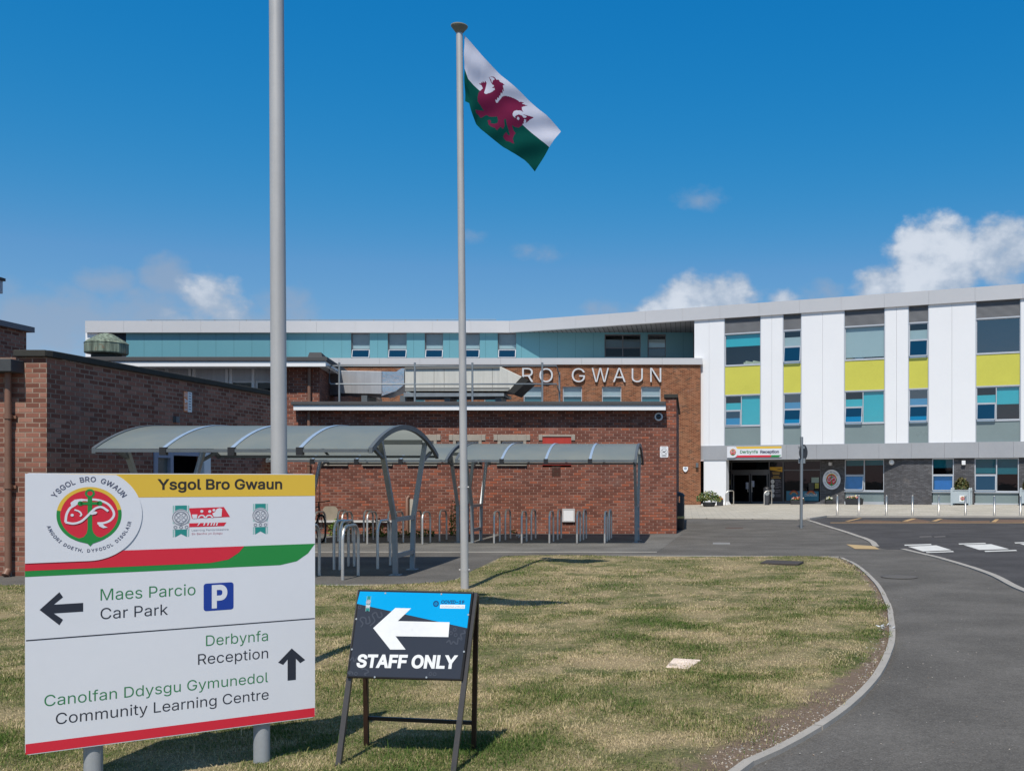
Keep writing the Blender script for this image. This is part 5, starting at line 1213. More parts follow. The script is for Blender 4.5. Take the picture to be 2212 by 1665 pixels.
def flag(name_lab, ox, oy, oz, emblem_on, cat='flag'):
    NU, NV = 200, 130; k = 14./FPX/3.62/SRC; pos = []; pc = []
    for i in range(NU+1):
        u = i/NU; a, b, c = lerp_poly(top_e, u), lerp_poly(mid_e, u), lerp_poly(low_e, u)
        for j in range(NV+1):
            v = j/NV; p = (a[0]+(b[0]-a[0])*v*2, a[1]+(b[1]-a[1])*v*2) if v < .5 else (b[0]+(c[0]-b[0])*(v*2-1), b[1]+(c[1]-b[1])*(v*2-1))
            pc.append(p)
            fold = .055*math.sin(9.5*u-3.2*v+.4)*min(1, u*5)+.02*math.sin(21*u+9*v)*min(1, u*4)+.03*math.sin(4*v+2*u)*u+.018*math.sin(16*v+7*u)*math.exp(-3*u)
            pos.append((ox+(p[0]-226)*k, oy+fold+.22*u, oz-(p[1]-212)*k))
    f = []; cx_ = []; cy_ = []; vv = []
    for i in range(NU):
        for j in range(NV):
            q = (i*(NV+1)+j, i*(NV+1)+j+1, (i+1)*(NV+1)+j+1, (i+1)*(NV+1)+j); f.append(q)
            cx_.append(sum(pc[t_][0] for t_ in q)/4); cy_.append(sum(pc[t_][1] for t_ in q)/4); vv.append(1 if (j+.5)/NV > .5 else 0)
    mi = np.array(vv)
    if emblem_on:
        red = np.zeros(len(f), bool); X, Y = np.array(cx_), np.array(cy_)
        for d_ in dragon: red |= pip(X, Y, d_)
        red &= ~pip(X, Y, hole); mi[red] = 2
    me = bpy.data.meshes.new('flag'); me.from_pydata(pos, [], f)
    for mm_ in FLAGM: me.materials.append(mm_)
    me.polygons.foreach_set('material_index', mi.astype(np.int32)); me.polygons.foreach_set('use_smooth', [True]*len(f))
    o = bpy.data.objects.new('flag', me); COL.objects.link(o); return tag(o, name_lab, cat)
def cloth(name, c, tr=.45):
    t = NT(name); a = t.n('ShaderNodeBsdfDiffuse'); a.inputs[0].default_value = (*c, 1); b = t.n('ShaderNodeBsdfTranslucent'); b.inputs[0].default_value = (*c, 1); x = t.n('ShaderNodeMixShader'); x.inputs[0].default_value = tr
    t.l(a.outputs[0], x.inputs[1]); t.l(b.outputs[0], x.inputs[2]); t.l(x.outputs[0], t.out.inputs[0]); return t.m
FLAGM = [cloth('white_flag_cloth', (.68, .7, .82)), cloth('green_flag_cloth', (.006, .085, .07)), cloth('red_flag_cloth', (.2, .022, .07))]
fx = at(*CF(226, 212), 14)
flag('white and green flag with a red dragon blowing from the slim flagpole', fx.x, 14., fx.z, True)
flag('cloth flag above the frame on the thick flagpole, casting its shadow on the lawn', at(597, 0, Z1).x+.05, Z1, 7.95, False)
# ================================================================== BIG DIRECTION SIGN
SGZL, SGZR = 4.812, 5.586; sA = at(54, 1035, SGZL); sB = at(680.5, 1035, SGZR)
SP = Plane((sA.x, sA.y, 0), (sB.x-sA.x, sB.y-sA.y, 0), (0, 0, 1)); SW = math.hypot(sB.x-sA.x, sB.y-sA.y); sb, stp = .236, 1.632
STm = SP.mat()
DS = thing('direction_sign', 'large white direction sign with crest, arrows and green lettering on two grey posts', 'sign', (sA.x, sA.y, 0))
SWHITE = M('sign_white', (.69, .71, .76), .38, 0, .03, 2.); SYEL = M('sign_yellow', (.72, .47, .05), .4, 0, .03); SRED = M('sign_red', (.63, .022, .045), .4, 0, .03); SGRN = M('sign_green', (.018, .24, .05), .4, 0, .03)
SDK = M('sign_charcoal', (.022, .027, .042), .45, 0, .03); SBLU = M('sign_blue', (.01, .045, .3), .4, 0, .03); STXG = M('sign_text_green', (.03, .2, .075), .45, 0, .03); SGREY = M('sign_grey_ink', (.09, .095, .15), .45, 0, .03); STEAL = M('sign_teal', (.02, .25, .23), .4); SPALE = M('sign_pale_teal', (.3, .5, .48), .4); SMED = M('sign_medal_grey', (.25, .27, .32), .5)
def sp(x, y, cr=CS): return SP.hit(cr(x, y))
def rrect(x0, x1, y0, y1, r, n=5):
    out = []
    for cx_, cy_, a in ((x1-r, y0+r, -90), (x1-r, y1-r, 0), (x0+r, y1-r, 90), (x0+r, y0+r, 180)):
        for k in range(n): t_ = R(a+90*k/(n-1)); out.append((cx_+r*math.cos(t_), cy_+r*math.sin(t_)))
    return out
m = MB(STm); m.slab(rrect(0, SW, sb, stp, .018), -.012, 0); PN = m.build('panel', SWHITE, DS)
m = MB(STm)
for z in (.45, 1.45): m.box(.05, SW-.05, z-.02, z+.02, -.02, -.013)
m.build('back_channel', GALV, DS)
POSTM = M('galvanised_sign_post', (.36, .38, .4), .5, .2, .15, 5., streak=True)
for xx in (203, 570):
    u, _ = SP.hit((xx, 1500)); p = SP.o+SP.u*u-SP.n*.06
    m = MB(); m.lathe([(.044, -.05), (.044, stp-.1), (.04, stp-.09), (.0, stp-.09)], p, 24); m.build('post', POSTM, DS)
z1 = .0008
def vline(y_at, x0=0, x1=None): pass
# bands
v = lambda x, y: sp(x, y)[1]
yb = v(1100, 178); m = MB(STm); m.face([(0.0, yb, z1), (SW, yb, z1), (SW, stp-.004, z1), (0., stp-.004, z1)]); m.build('header_band', SYEL, PN)
rt_, rb_ = v(900, 466), v(900, 532); r0 = sp(1245, 448)[0]; r1b = sp(1100, 525)[0]
rt0, rtL = sp(700, 474)[1], sp(55, 545)[1]; rbL = sp(55, 580)[1]; gbL = sp(55, 612)[1]; gt = sp(1625, 432)[1]; gb = sp(1480, 540)[1]
m = MB(STm); m.face([(0, gbL, z1), (sp(1440, 540)[0], gbL, z1), (sp(1530, 520)[0], gbL+.018, z1), (sp(1590, 480)[0], gbL+.06, z1), (SW, gt, z1), (sp(1000, 455)[0], gt, z1), (0, gt-.02, z1)]); m.build('green_swoosh', SGRN, PN)
m = MB(STm); m.face([(0, rbL, z1*2), (sp(1060, 530)[0], rbL, z1*2), (sp(1160, 510)[0], rbL+.015, z1*2), (sp(1215, 475)[0], rbL+.05, z1*2), (r0, gt, z1*2), (0, gt, z1*2)]); m.build('red_swoosh', SRED, PN)
m = MB(STm); m.face([(sp(600, 150)[0], gt, z1*2.5), (SW, gt, z1*2.5), (SW, yb, z1*2.5), (sp(600, 150)[0], yb, z1*2.5)]) if False else None
m = MB(STm); cE = sp(*[(a*1.9295/4.897)+b for a, b in ((838, (80-40)*1.9295), (705, 0))]); 
CZ = crop(80, 1300, 4.897); cE = sp(838, 700, CZ); rE = (sp(1283, 660, CZ)[0]-sp(388, 680, CZ)[0])/2; rB = sp(1560, 690, CZ)[0]-cE[0]
bz = z1*3.2
pts = [(0, cE[1]-rB*.985)]+[(cE[0]+rB*math.cos(R(a)), cE[1]+rB*math.sin(R(a))) for a in range(-90, 91, 5) if cE[1]+rB*math.sin(R(a)) < stp-.003]
lastx = pts[-1][0]; pts += [(0, stp-.003)] if pts[-1][1] >= stp-.02 else [(pts[-1][0]-.01, stp-.003), (0, stp-.003)]
pts[0] = (0, rtL if False else cE[1]-rB)
m.slab(pts, z1*2.6, bz+.002); bz += .002
m.build('crest_plate', SWHITE, PN)
def emblem(T, c, r, z, parent, text=True, dz=.0006):
    def q(x, y): return (c[0]+x*r, c[1]+y*r)
    E = lambda L: [q(*p) for p in L]
    m = MB(T); m.arc(c, r*.88, r, 10, 170, z, 0, 36); m.build('yellow_ring', SYEL, parent)
    m = MB(T); m.disc(c, r*.9, z-dz*.5, 0, 48); m.build('red_disc', SRED, parent)
    m = MB(T); m.arc(c, r*.89, r, 170, 370, z, 0, 48); z2 = z+dz*1.2
    m.arc(q(.01, .77), r*.085, r*.155, 0, 360, z2, 0, 28); m.face([(*q(-.06, -.9), z2), (*q(.08, -.9), z2), (*q(.08, .63), z2), (*q(-.06, .63), z2)])
    m.face([(*q(-.28, .36), z2+dz), (*q(.3, .36), z2+dz), (*q(.3, .46), z2+dz), (*q(-.28, .46), z2+dz)]); m.disc(q(-.28, .41), r*.085, z2+dz, 0, 18); m.disc(q(.31, .41), r*.085, z2+dz, 0, 18)
    m.face([(*p, z2+dz*.5) for p in E([(-.06, -.5), (-.09, -.66), (-.18, -.79), (-.34, -.84), (-.46, -.88), (-.3, -.955), (-.12, -1.01), (-.06, -1.03), (.02, -1.13), (.1, -1.03), (.16, -1.01), (.34, -.94), (.48, -.87), (.36, -.83), (.22, -.78), (.12, -.65), (.08, -.5)])]); m.build('green_anchor', SGRN, parent)
    m = MB(T); z3 = z2+dz*2.2; w = r*.075
    zf = z2-dz*.6
    zf = z+dz*.6; m.strip(E([(-.73, -.25), (-.7, .02), (-.6, .24), (-.45, .36), (-.3, .49)]), w, zf)
    m.face([(*p, zf+dz*.2) for p in E([(-.58, .44), (-.56, .33), (-.42, .38), (-.2, .5), (-.07, .5), (-.05, .55), (-.25, .58), (-.45, .55)])])
    m.strip(E([(-.1, .52), (.1, .55), (.35, .5), (.58, .37), (.73, .14), (.75, -.05), (.63, -.22), (.45, -.3), (.24, -.31)]), w, zf)
    m.face([(*p, z3) for p in E([(.24, -.29), (.3, -.42), (.42, -.49), (.56, -.47), (.45, -.4), (.4, -.33)])])
    m.strip(E([(-.73, -.25), (-.5, -.3), (-.28, -.24), (-.12, -.1), (.05, .1), (.2, .24), (.38, .27), (.58, .12)]), w, z3+dz)
    m.face([(*p, z3+dz*2) for p in E([(.0, .02), (.15, .13), (.24, .09), (.2, .03), (.08, -.0)])])
    m.disc(q(-.53, 0), r*.05, z3, 0, 14); m.strip(E([(-.46, .19), (-.32, .13), (-.25, .02), (-.29, -.05)]), w*.7, z3); m.build('white_fish', SWHITE, parent)
    if text:
        m = MB(T)
        for s_, R0, a0, a1, cap, dr_, b_ in (('YSGOL BRO GWAUN', 1.19, 149, 31, .175, 1, .012), ('ANGORI DOETH, DYFODOL DISGLAIR', 1.34, 196, 348, .108, -1, .014)):
            ws = [textmesh(ch, bold=b_)[2] if ch != ' ' else .3 for ch in s_]; gap = .13; tot = sum(ws)+gap*(len(ws)-1); pos_ = 0
            for ch, w_ in zip(s_, ws):
                a = R(a0+(a1-a0)*(pos_+w_/2)/tot); pos_ += w_+gap
                if ch == ' ': continue
                pt = q(R0*math.cos(a), R0*math.sin(a)); rot = a-math.pi/2 if dr_ == 1 else a+math.pi/2
                m.text(ch, pt, z+dz, cap=cap*r, align='C', ang=rot, bold=b_)
        m.build('crest_lettering', SGREY, parent)
em = emblem(STm, cE, rE, bz+.0006, PN)
# badges
def badge(T, u0, u1, v0, v1, z, parent):
    h = v1-v0; w = u1-u0; c = ((u0+u1)/2, v0+h*.62)
    m = MB(T); m.face([(u0+w*.14, v0, z), ((u0+u1)/2, v0+h*.1, z), (u1-w*.14, v0, z), (u1-w*.14, v1, z), (u0+w*.14, v1, z)]); m.build('ribbon', STEAL, parent)
    m = MB(T)
    for a, b in ((u0, u0+w*.09), (u1-w*.09, u1)): m.face([(a, v0, z), (b, v0+.004, z), (b, v1, z), (a, v1, z)])
    m.build('ribbon_edge', SPALE, parent)
    m = MB(T); r = w*.56; m.disc(c, r, z+.0006); m.face([(u0, v0+h*.24, z+.0006), (u1, v0+h*.24, z+.0006), (u1, v0+h*.42, z+.0006), (u0, v0+h*.42, z+.0006)]); m.build('medal', M('medal_white', (.62, .64, .68), .5), parent)
    m = MB(T); z2 = z+.0013; m.arc(c, r*.86, r*.96, 0, 360, z2, 0, 30); m.arc(c, r*.62, r*.74, 0, 360, z2, 0, 30)
    for a in (45, 135, 225, 315): p = (c[0]+r*.4*math.cos(R(a)), c[1]+r*.4*math.sin(R(a))); m.arc(p, r*.16, r*.25, 0, 360, z2, 0, 16)
    m.disc(c, r*.07, z2, 0, 10)
    for sx in (-.34, 0, .34): m.arc((c[0]+sx*w, v0+h*.31), w*.06, w*.12, 0, 360, z2, 0, 14)
    m.build('medal_print', SMED, parent)
CBg = crop(440, 1380, 6.5059)
def sb_(x, y): return sp(x, y, CBg)
badge(STm, sb_(290, 500)[0], sb_(590, 500)[0], sb_(440, 815)[1], sb_(440, 240)[1], z1, PN)
badge(STm, sb_(1755, 480)[0], sb_(2025, 480)[0], sb_(1890, 765)[1], sb_(1890, 208)[1], z1, PN)
P_ = lambda L: [sb_(*p) for p in L]
m = MB(STm); m.face([(*p, z1) for p in P_([(640, 478), (585, 290), (1225, 268), (1335, 448)])][::1]); m.face([(*p, z1) for p in P_([(575, 565), (585, 635), (1225, 615), (1270, 548)])]); m.build('red_flag_logo', SRED, PN)
m = MB(STm)
for x, y, rr_ in ((820, 345, 28), (965, 348, 28), (1042, 325, 26)): c_ = sb_(x, y); m.disc(c_, (sb_(x+rr_, y)[0]-c_[0]), z1*2, 0, 18)
for x in (818, 955): c_ = sb_(x, 470); rr_ = sb_(x+70, 470)[0]-c_[0]; m.arc(c_, rr_*.62, rr_, 0, 180, z1*2, 0, 18)
m.face([(*p, z1*2) for p in P_([(640, 405), (740, 402), (730, 475), (655, 478)])]); m.face([(*p, z1*2.2) for p in P_([(1010, 385), (1060, 360), (1095, 300), (1145, 285), (1190, 300), (1180, 440), (1120, 448), (1040, 450)])])
for x0 in (770, 860, 930, 990, 1040, 1090): m.face([(*p, z1*2) for p in P_([(x0, 556), (x0+28, 555), (x0+8 if x0 > 800 else x0-12, 605), (x0-14 if x0 > 800 else x0-34, 607)])])
m.build('people_logo', SWHITE, PN)
# lettering
def line(mb, s_, bl, br, cap_px, cr=CS, z=z1, **k):
    a, b = sp(*bl, cr), sp(*br, cr); y = (a[1]+b[1])/2; c0 = sp(bl[0], bl[1]-cap_px, cr)[1]-sp(*bl, cr)[1]
    mb.text(s_, (a[0], y), z, width=b[0]-a[0], cap=c0, **k)
m = MB(STm); line(m, 'Ysgol Bro Gwaun', (775, 140), (1450, 134), 54, bold=.02, z=z1*2); m.build('title_lettering', M('sign_near_black', (.03, .025, .02), .45), PN)
m = MB(STm); line(m, 'Learning Pembrokeshire', (635, 710), (1310, 690), 34, CBg, bold=.0); m.build('small_grey_lettering', SMED, PN)
m = MB(STm); line(m, 'Sir Benfro yn Dysgu', (635, 775), (1195, 760), 34, CBg, bold=.0); m.build('small_pink_lettering', M('sign_pink_ink', (.45, .12, .16), .5), PN)
def words(name, mat, s_, bl, br, cap_px, bold):
    a, b = sp(*bl), sp(*br); y = (a[1]+b[1])/2; c0 = sp(bl[0], bl[1]-cap_px)[1]-a[1]; W_ = textmesh(s_, bold=bold)[2]; k_ = (b[0]-a[0])/W_; pre = ''
    for wd_ in s_.split():
        pre = (pre+' '+wd_).strip(); ww = textmesh(wd_, bold=bold)[2]; st = textmesh(pre, bold=bold)[2]-ww
        mb = MB(STm); mb.text(wd_, (a[0]+st*k_, y), z1, width=ww*k_, cap=c0, bold=bold); mb.build(name, mat, PN)
def arrow(T, c, L, w, head, ang, z, mat, parent, hw=None):
    """chevron-headed arrow: c is the tip"""
    t_ = w; h = head; pts = [(0, 0), (h-.0, h), (h+t_*.62, h-t_*.75) if False else (h*.78+t_*.9, h*.92), (t_*1.42, t_*.5), (L, t_*.5), (L, -t_*.5), (t_*1.42, -t_*.5), (h*.78+t_*.9, -h*.92), (h, -h)]
    pts = [(0, 0), (h*1.0, h*1.05), (h*1.0+t_*.1, h*1.05-t_*.95), (t_*1.3, t_*.5), (L, t_*.5), (L, -t_*.5), (t_*1.3, -t_*.5), (h*1.0+t_*.1, -h*1.05+t_*.95), (h*1.0, -h*1.05)]
    ca, sa = math.cos(ang), math.sin(ang); mb = MB(T); mb.face([(c[0]+x*ca-y*sa, c[1]+x*sa+y*ca, z) for x, y in pts][::-1]); return mb.build('arrow', mat, parent)
for s_, a, b, c in (('Maes Parcio', (467, 740), (981, 708), 62), ('Derbynfa', (1038, 985), (1373, 957), 57), ('Canolfan Ddysgu Gymunedol', (163, 1318), (1374, 1175), 60)): words('welsh_lettering', STXG, s_, a, b, c, -.002)
for s_, a, b, c in (('Car Park', (467, 842), (832, 815), 60), ('Reception', (995, 1087), (1374, 1050), 57), ('Community Learning Centre', (225, 1415), (1377, 1268), 60)): words('english_lettering', SDK, s_, a, b, c, -.001)
def poly_on(name, pts, z, mat, cr=CS, lvl=None):
    mb = MB(STm); mb.face([(*sp(*p, cr), z) for p in pts]); return mb.build(name, mat, PN)
tip = sp(137, 790); u_ = sp(373, 773)[0]; hw = v(260, 693)-tip[1]; th = sp(372, 750)[1]-sp(372, 797)[1]
def arr(pt, L, hw, th, ang):
    b = th*.72; q_ = [(0, 0), (hw*.88, hw), (hw*.88+b, hw-b*1.05), (th*.5+b*1.25, th*.5), (L, th*.5), (L, -th*.5), (th*.5+b*1.25, -th*.5), (hw*.88+b, -hw+b*1.05), (hw*.88, -hw)]
    q_ = [(0, 0), (hw*1.0, hw), (hw*1.0+th*.35, hw-th*.6), (th*1.35, th*.5), (L, th*.5), (L, -th*.5), (th*1.35, -th*.5), (hw+th*.35, -hw+th*.6), (hw, -hw)]
    ca, sa = math.cos(ang), math.sin(ang); mb = MB(STm); mb.face([(pt[0]+x*ca-y*sa, pt[1]+x*sa+y*ca, z1) for x, y in q_][::-1]); mb.build('arrow', SDK, PN)
arr(tip, u_-tip[0], hw, th, 0)
tip = sp(1502, 998); arr(tip, tip[1]-sp(1502, 1170)[1], (sp(1583, 1075)[0]-sp(1424, 1085)[0])/2*.92, sp(1525, 1120)[0]-sp(1480, 1120)[0], -math.pi/2)
pu0, pu1 = sp(1025, 720)[0], sp(1187, 715)[0]; pv0, pv1 = sp(1105, 792)[1], sp(1105, 644)[1]
m = MB(STm); m.face([(*p, z1) for p in rrect(pu0, pu1, pv0, pv1, .014)]); m.build('parking_symbol', SBLU, PN)
m = MB(STm); w_ = pu1-pu0; m.text('P', (pu0+w_*.53, pv0+(pv1-pv0)*.13), z1*2, cap=(pv1-pv0)*.75, width=w_*.52, align='C', bold=.035); m.build('parking_letter', SWHITE, PN)
ya = (sp(60, 965)[1]+sp(1628, 829)[1])/2; m = MB(STm); m.face([(0.004, ya-.003, z1), (SW-.002, ya-.003, z1), (SW-.002, ya+.003, z1), (0.004, ya+.003, z1)]); m.build('divider_line', SDK, PN)
yr = (sp(70, 1528)[1]+sp(1628, 1308)[1])/2; m = MB(STm); m.face([(.002, sb+.004, z1), (SW-.002, sb+.004, z1), (SW-.002, yr, z1), (.002, yr, z1)]); m.build('red_footer', SRED, PN)
# ================================================================== TEMPORARY A-FRAME SIGN
def cz(x, y, z): v_ = cv(x, y); v_.z = z; return v_
TL, TR = cz(-.866, 3.98, .968), cz(-.206, 3.90, .966); FL, FR = cz(-.963, 3.83, 0), cz(-.321, 3.75, 0); RL, RR = cz(-.869, 4.15, 0), cz(-.225, 4.07, 0)
ul = (TR-TL); AP = Plane(TL, ul, TL-FL); AT = AP.mat()
AS = thing('folding_road_sign', 'black folding metal sign with white left arrow reading STAFF ONLY standing on the lawn', 'sign', (-1.58, 5.5, 0))
AFR = M('black_sign_frame', (.022, .019, .018), .42, .3, .2, 6.); ARU = M('rusty_black_leg', (.05, .026, .018), .55, .3, .6, 7.)
LEGG = M('worn_grey_leg', (.09, .082, .08), .4, .4, .2, 6)
def ap(x, y): return AP.hit(CA(x, y))
cTL, cTR, cBR, cBL = ap(333, 158), ap(1283, 180), ap(1190, 915), ap(235, 890)
for a, b, nm in ((FL, TL, 0), (FR, TR, 0)):
    m = MB(); a = a+Vector((0, 0, -.02)); e = a+(b-a)*1.0; m.bar(a, e, .028, .028, up=(0, 1, 0)); m.build('front_leg', LEGG, AS)
for a, b in ((RL, TL), (RR, TR)):
    m = MB(); a = a+Vector((0, 0, -.02)); o = Vector((.012 if b is TL else -.0, .03, -.02)); m.bar(a, b+o, .026, .026, up=(0, 1, 0)); m.build('rear_leg', ARU, AS)
m = MB(); f = .19; m.bar(RL+(TL-RL)*f+Vector((.01, .015, 0)), RR+(TR-RR)*f+Vector((-.01, .015, 0)), .018, .022); m.build('cross_bar', AFR, AS)
def quadin(c, e):
    cx_, cy_ = sum(p[0] for p in c)/4, sum(p[1] for p in c)/4
    return [(p[0]-math.copysign(e, p[0]-cx_), p[1]-math.copysign(e, p[1]-cy_)) for p in c]
cor = [cBL, cBR, cTR, cTL]; inn = quadin(cor, .012)
m = MB(AT); m.slab(cor, .012, .03); bd = m.build('board', AFR, AS, bevel=.006)
z0 = .0308
m = MB(AT); m.face([(*p, z0) for p in inn]); m.build('dark_face', M('sign_slate', (.038, .04, .052), .22, 0, .05), bd)
m = MB(AT); l, r_ = ap(322, 277), ap(1232, 478); m.face([(*inn[3], z0+.0008), (*l, z0+.0008), (*r_, z0+.0008), (*inn[2], z0+.0008)]); m.build('blue_corner', M('sign_cyan', (.0, .36, .74), .25, 0, .03), bd)
AQ = lambda L, z: [(*ap(*p), z) for p in L]
m = MB(AT); m.face(AQ([(457, 478), (598, 655), (725, 655), (642, 545), (1078, 552), (1088, 430), (660, 420), (770, 315), (640, 312)], z0+.0018)); m.build('white_arrow', M('sign_bright_white', (.8, .81, .82), .3), bd)
m = MB(AT); a, b = ap(315, 797), ap(1150, 808); c = ap(325, 700); m.text('STAFF ONLY', (a[0]+.002, a[1]-.0), z0+.0016, width=(b[0]-a[0]), cap=c[1]-a[1], bold=.035, shear=.07, ang=math.atan2(b[1]-a[1], b[0]-a[0])); m.build('sign_lettering', MATS['sign_bright_white'], bd)
m = MB(AT); a, b = ap(1017, 275), ap(1208, 277); m.text('COVID-19', a, z0+.0016, width=b[0]-a[0], cap=ap(1017, 249)[1]-a[1], bold=.03, shear=.15, ang=math.atan2(b[1]-a[1], b[0]-a[0])); c_ = ap(975, 277); rr_ = abs(ap(1000, 277)[0]-c_[0]); m.arc(c_, rr_*.5, rr_*.95, 0, 360, z0+.0016, 0, 20); m.arc(c_, 0, rr_*.25, 0, 360, z0+.0016, 0, 10); m.build('dark_blue_lettering', M('sign_dark_blue', (.006, .06, .2), .4), bd)
m = MB(AT); m.face(AQ([(1010, 284), (1008, 315), (1212, 318), (1215, 286)], z0+.0014)); m.build('white_label', MATS['sign_bright_white'], bd)
m = MB(AT); a, b = ap(1018, 307), ap(1205, 309); m.text('CORONAVIRUS', a, z0+.0022, width=b[0]-a[0], cap=ap(1018, 292)[1]-a[1]); m.build('label_lettering', M('sign_light_grey', (.4, .45, .5), .5), bd)
a, b = ap(385, 342), ap(440, 215); badge(AT, a[0]+.005, b[0]+.0, a[1], b[1], z0+.0014, bd)
m = MB(AT); sq = M('sign_slate_pattern', (.065, .07, .088), .25)
for L in ([(355, 470), (372, 440), (350, 410), (365, 390), (395, 400), (400, 440), (430, 430), (420, 380)], [(430, 460), (470, 420), (450, 370), (480, 350), (500, 390), (530, 380), (520, 345)], [(1060, 600), (1085, 580), (1100, 610), (1120, 590), (1150, 610), (1160, 560), (1190, 575), (1180, 530), (1215, 520), (1205, 495)], [(255, 850), (280, 840), (290, 860)], [(360, 820), (390, 815), (420, 840), (385, 855), (400, 870)], [(265, 745), (290, 720), (300, 755), (325, 720)]):
    m.strip([ap(*p) for p in L], .008, z0+.0012)
for x, y in ((1098, 520), (1138, 535), (1130, 490), (315, 855), (262, 845), (930, 855), (965, 858), (345, 305)): c_ = ap(x, y); m.arc(c_, .006, .011, 0, 360, z0+.0012, 0, 14)
m.build('squiggle_pattern', sq, bd)
m = MB(AT)
for x, y in ((558, 190), (1020, 197), (1243, 368), (318, 403), (282, 653), (470, 882), (897, 884), (1207, 672)): m.disc(ap(x, y), .0055, z0+.0024, 0, 10)
m.build('rivet', STEEL, bd)
# ================================================================== STREET FURNITURE BY THE RECEPTION
bo = None
CB_ = [(1808.6, 1114.5), (1855.5, 1114.6), (1914.8, 1115), (1971, 1115.5), (2028, 1115.7), (2085.5, 1116), (2148, 1116.8), (2204.5, 1117.3)]
for i, (x, y) in enumerate(CB_):
    p = G(x, y)
    if bo is None:
        m = MB(); m.lathe([(.06, 0), (.06, .012), (.044, .014), (.044, .87), (.04, .89), (.001, .895)], n=18); bo = m.build('bollard', M('satin_steel_bollard', (.5, .47, .42), .35, .85, .1, 6.)); o = bo
    else: o = bo.copy(); COL.objects.link(o)
    o.location = (p.x, p.y, .03); tag(o, f'stainless steel bollard on the plaza kerb, {["first", "second", "third", "fourth", "fifth", "sixth", "seventh", "last"][i]} counted from the round crest on the wall', 'bollard', 'steel bollards along the plaza kerb')
# pole with the back of a round sign
p = G(1730.5, 1140.5); rs = thing('road_sign', 'thin grey pole with the back of a small dark oval sign before the reception', 'road sign', (p.x, p.y, 0))
tz = EYE+(HY-943)/FPX*p.y; m = MB(); m.tube([(p.x, p.y, -.02), (p.x+.02, p.y, tz)], .05, 14); m.build('pole', GALV, rs)
c = at(*C3(1650, 212), p.y+.08); rz = 16.*p.y/FPX*1.0
m = MB(Matrix.Translation((c.x, c.y, c.z)) @ Matrix.Rotation(R(52), 4, 'Z') @ Matrix.Rotation(R(90), 4, 'X')); m.lathe([(rz*1.0, 0), (rz*1.08, .006), (rz*1.08, .02), (rz*1.0, .026)], n=30); m.build('sign_plate', M('dark_sign_back', (.05, .052, .056), .5, .2), rs)
m = MB(); m.box(p.x-.08, p.x+.14, p.y+.03, p.y+.1, c.z-.36, c.z-.2); m.box(p.x-.08, p.x+.12, p.y+.03, p.y+.1, c.z+.12, c.z+.2); m.build('clamp', GALV, rs)
# litter bin at the corner of the low building
bx_, by_ = -.31, 31.1; lb = thing('litter_bin', 'tall black hooded litter bin with gold band beside the low brick building corner', 'litter bin', (bx_, by_, 0))
m = MB(); m.lathe([(.26, .0), (.28, .03), (.29, .8), (.29, .86)], (bx_, by_, 0), 24); m.build('body', BLACK, lb)
m = MB(); N = 24
for k in range(N):
    a0, a1 = 2*math.pi*k/N, 2*math.pi*(k+1)/N
    am = math.degrees((a0+a1)/2) % 360
    if not (20 < am < 120 or 200 < am < 300): m.face([(bx_+.285*math.cos(a), by_+.285*math.sin(a), z) for a, z in ((a0, .86), (a1, .86), (a1, 1.08), (a0, 1.08))], 0, True)
m.lathe([(.31, 1.07), (.31, 1.1), (.24, 1.17), (.12, 1.21), (.0, 1.22)], (bx_, by_, 0), 24); m.build('hood', BLACK, lb)
m = MB(); m.lathe([(.2, .86), (.0, .861)], (bx_, by_, 0), 16); m.build('liner', DARK, lb)
m = MB(); m.arc((0, 0), .2905, .293, 0, 360, 0, 0, 30) if False else m.lathe([(.2895, .36), (.2935, .365), (.2935, .43), (.2895, .435)], (bx_, by_, 0), 30); m.build('gold_band', M('gold_band_print', (.4, .3, .1), .5), lb)
# planters
FOL = M('planter_leaf', (.05, .1, .02), .6, 0, .5, 9.)
def tufts(mb, c, rx_, ry_, h, n, size, mats_n, seed=1, z0=0):
    r = random.Random(seed)
    for i in range(n):
        a = r.random()*6.28; q = math.sqrt(r.random()); x, y = c[0]+rx_*q*math.cos(a), c[1]+ry_*q*math.sin(a); z = z0+h*(.25+.75*r.random())*(1-.5*q*q)
        d1 = Vector((r.uniform(-1, 1), r.uniform(-1, 1), r.uniform(-.3, 1))).normalized()*size*r.uniform(.6, 1.3); d2 = d1.cross(Vector((r.uniform(-1, 1), r.uniform(-1, 1), r.uniform(-1, 1)))).normalized()*size*.35; o = Vector((x, y, z))
        mb.face([o-d1*.5, o+d2, o+d1*.5, o-d2], r.randrange(mats_n))
RED_F = M('red_flowers', (.6, .06, .03), .6, 0, .2); ORG_F = M('orange_flowers', (.75, .25, .06), .6); WHT_F = M('white_flowers', (.8, .8, .74), .6); YLW_F = M('yellow_flowers', (.7, .6, .1), .6); PNK_F = M('pink_flowers', (.7, .2, .25), .6)
PLB = M('charcoal_planter', (.03, .032, .036), .6, 0, .15)
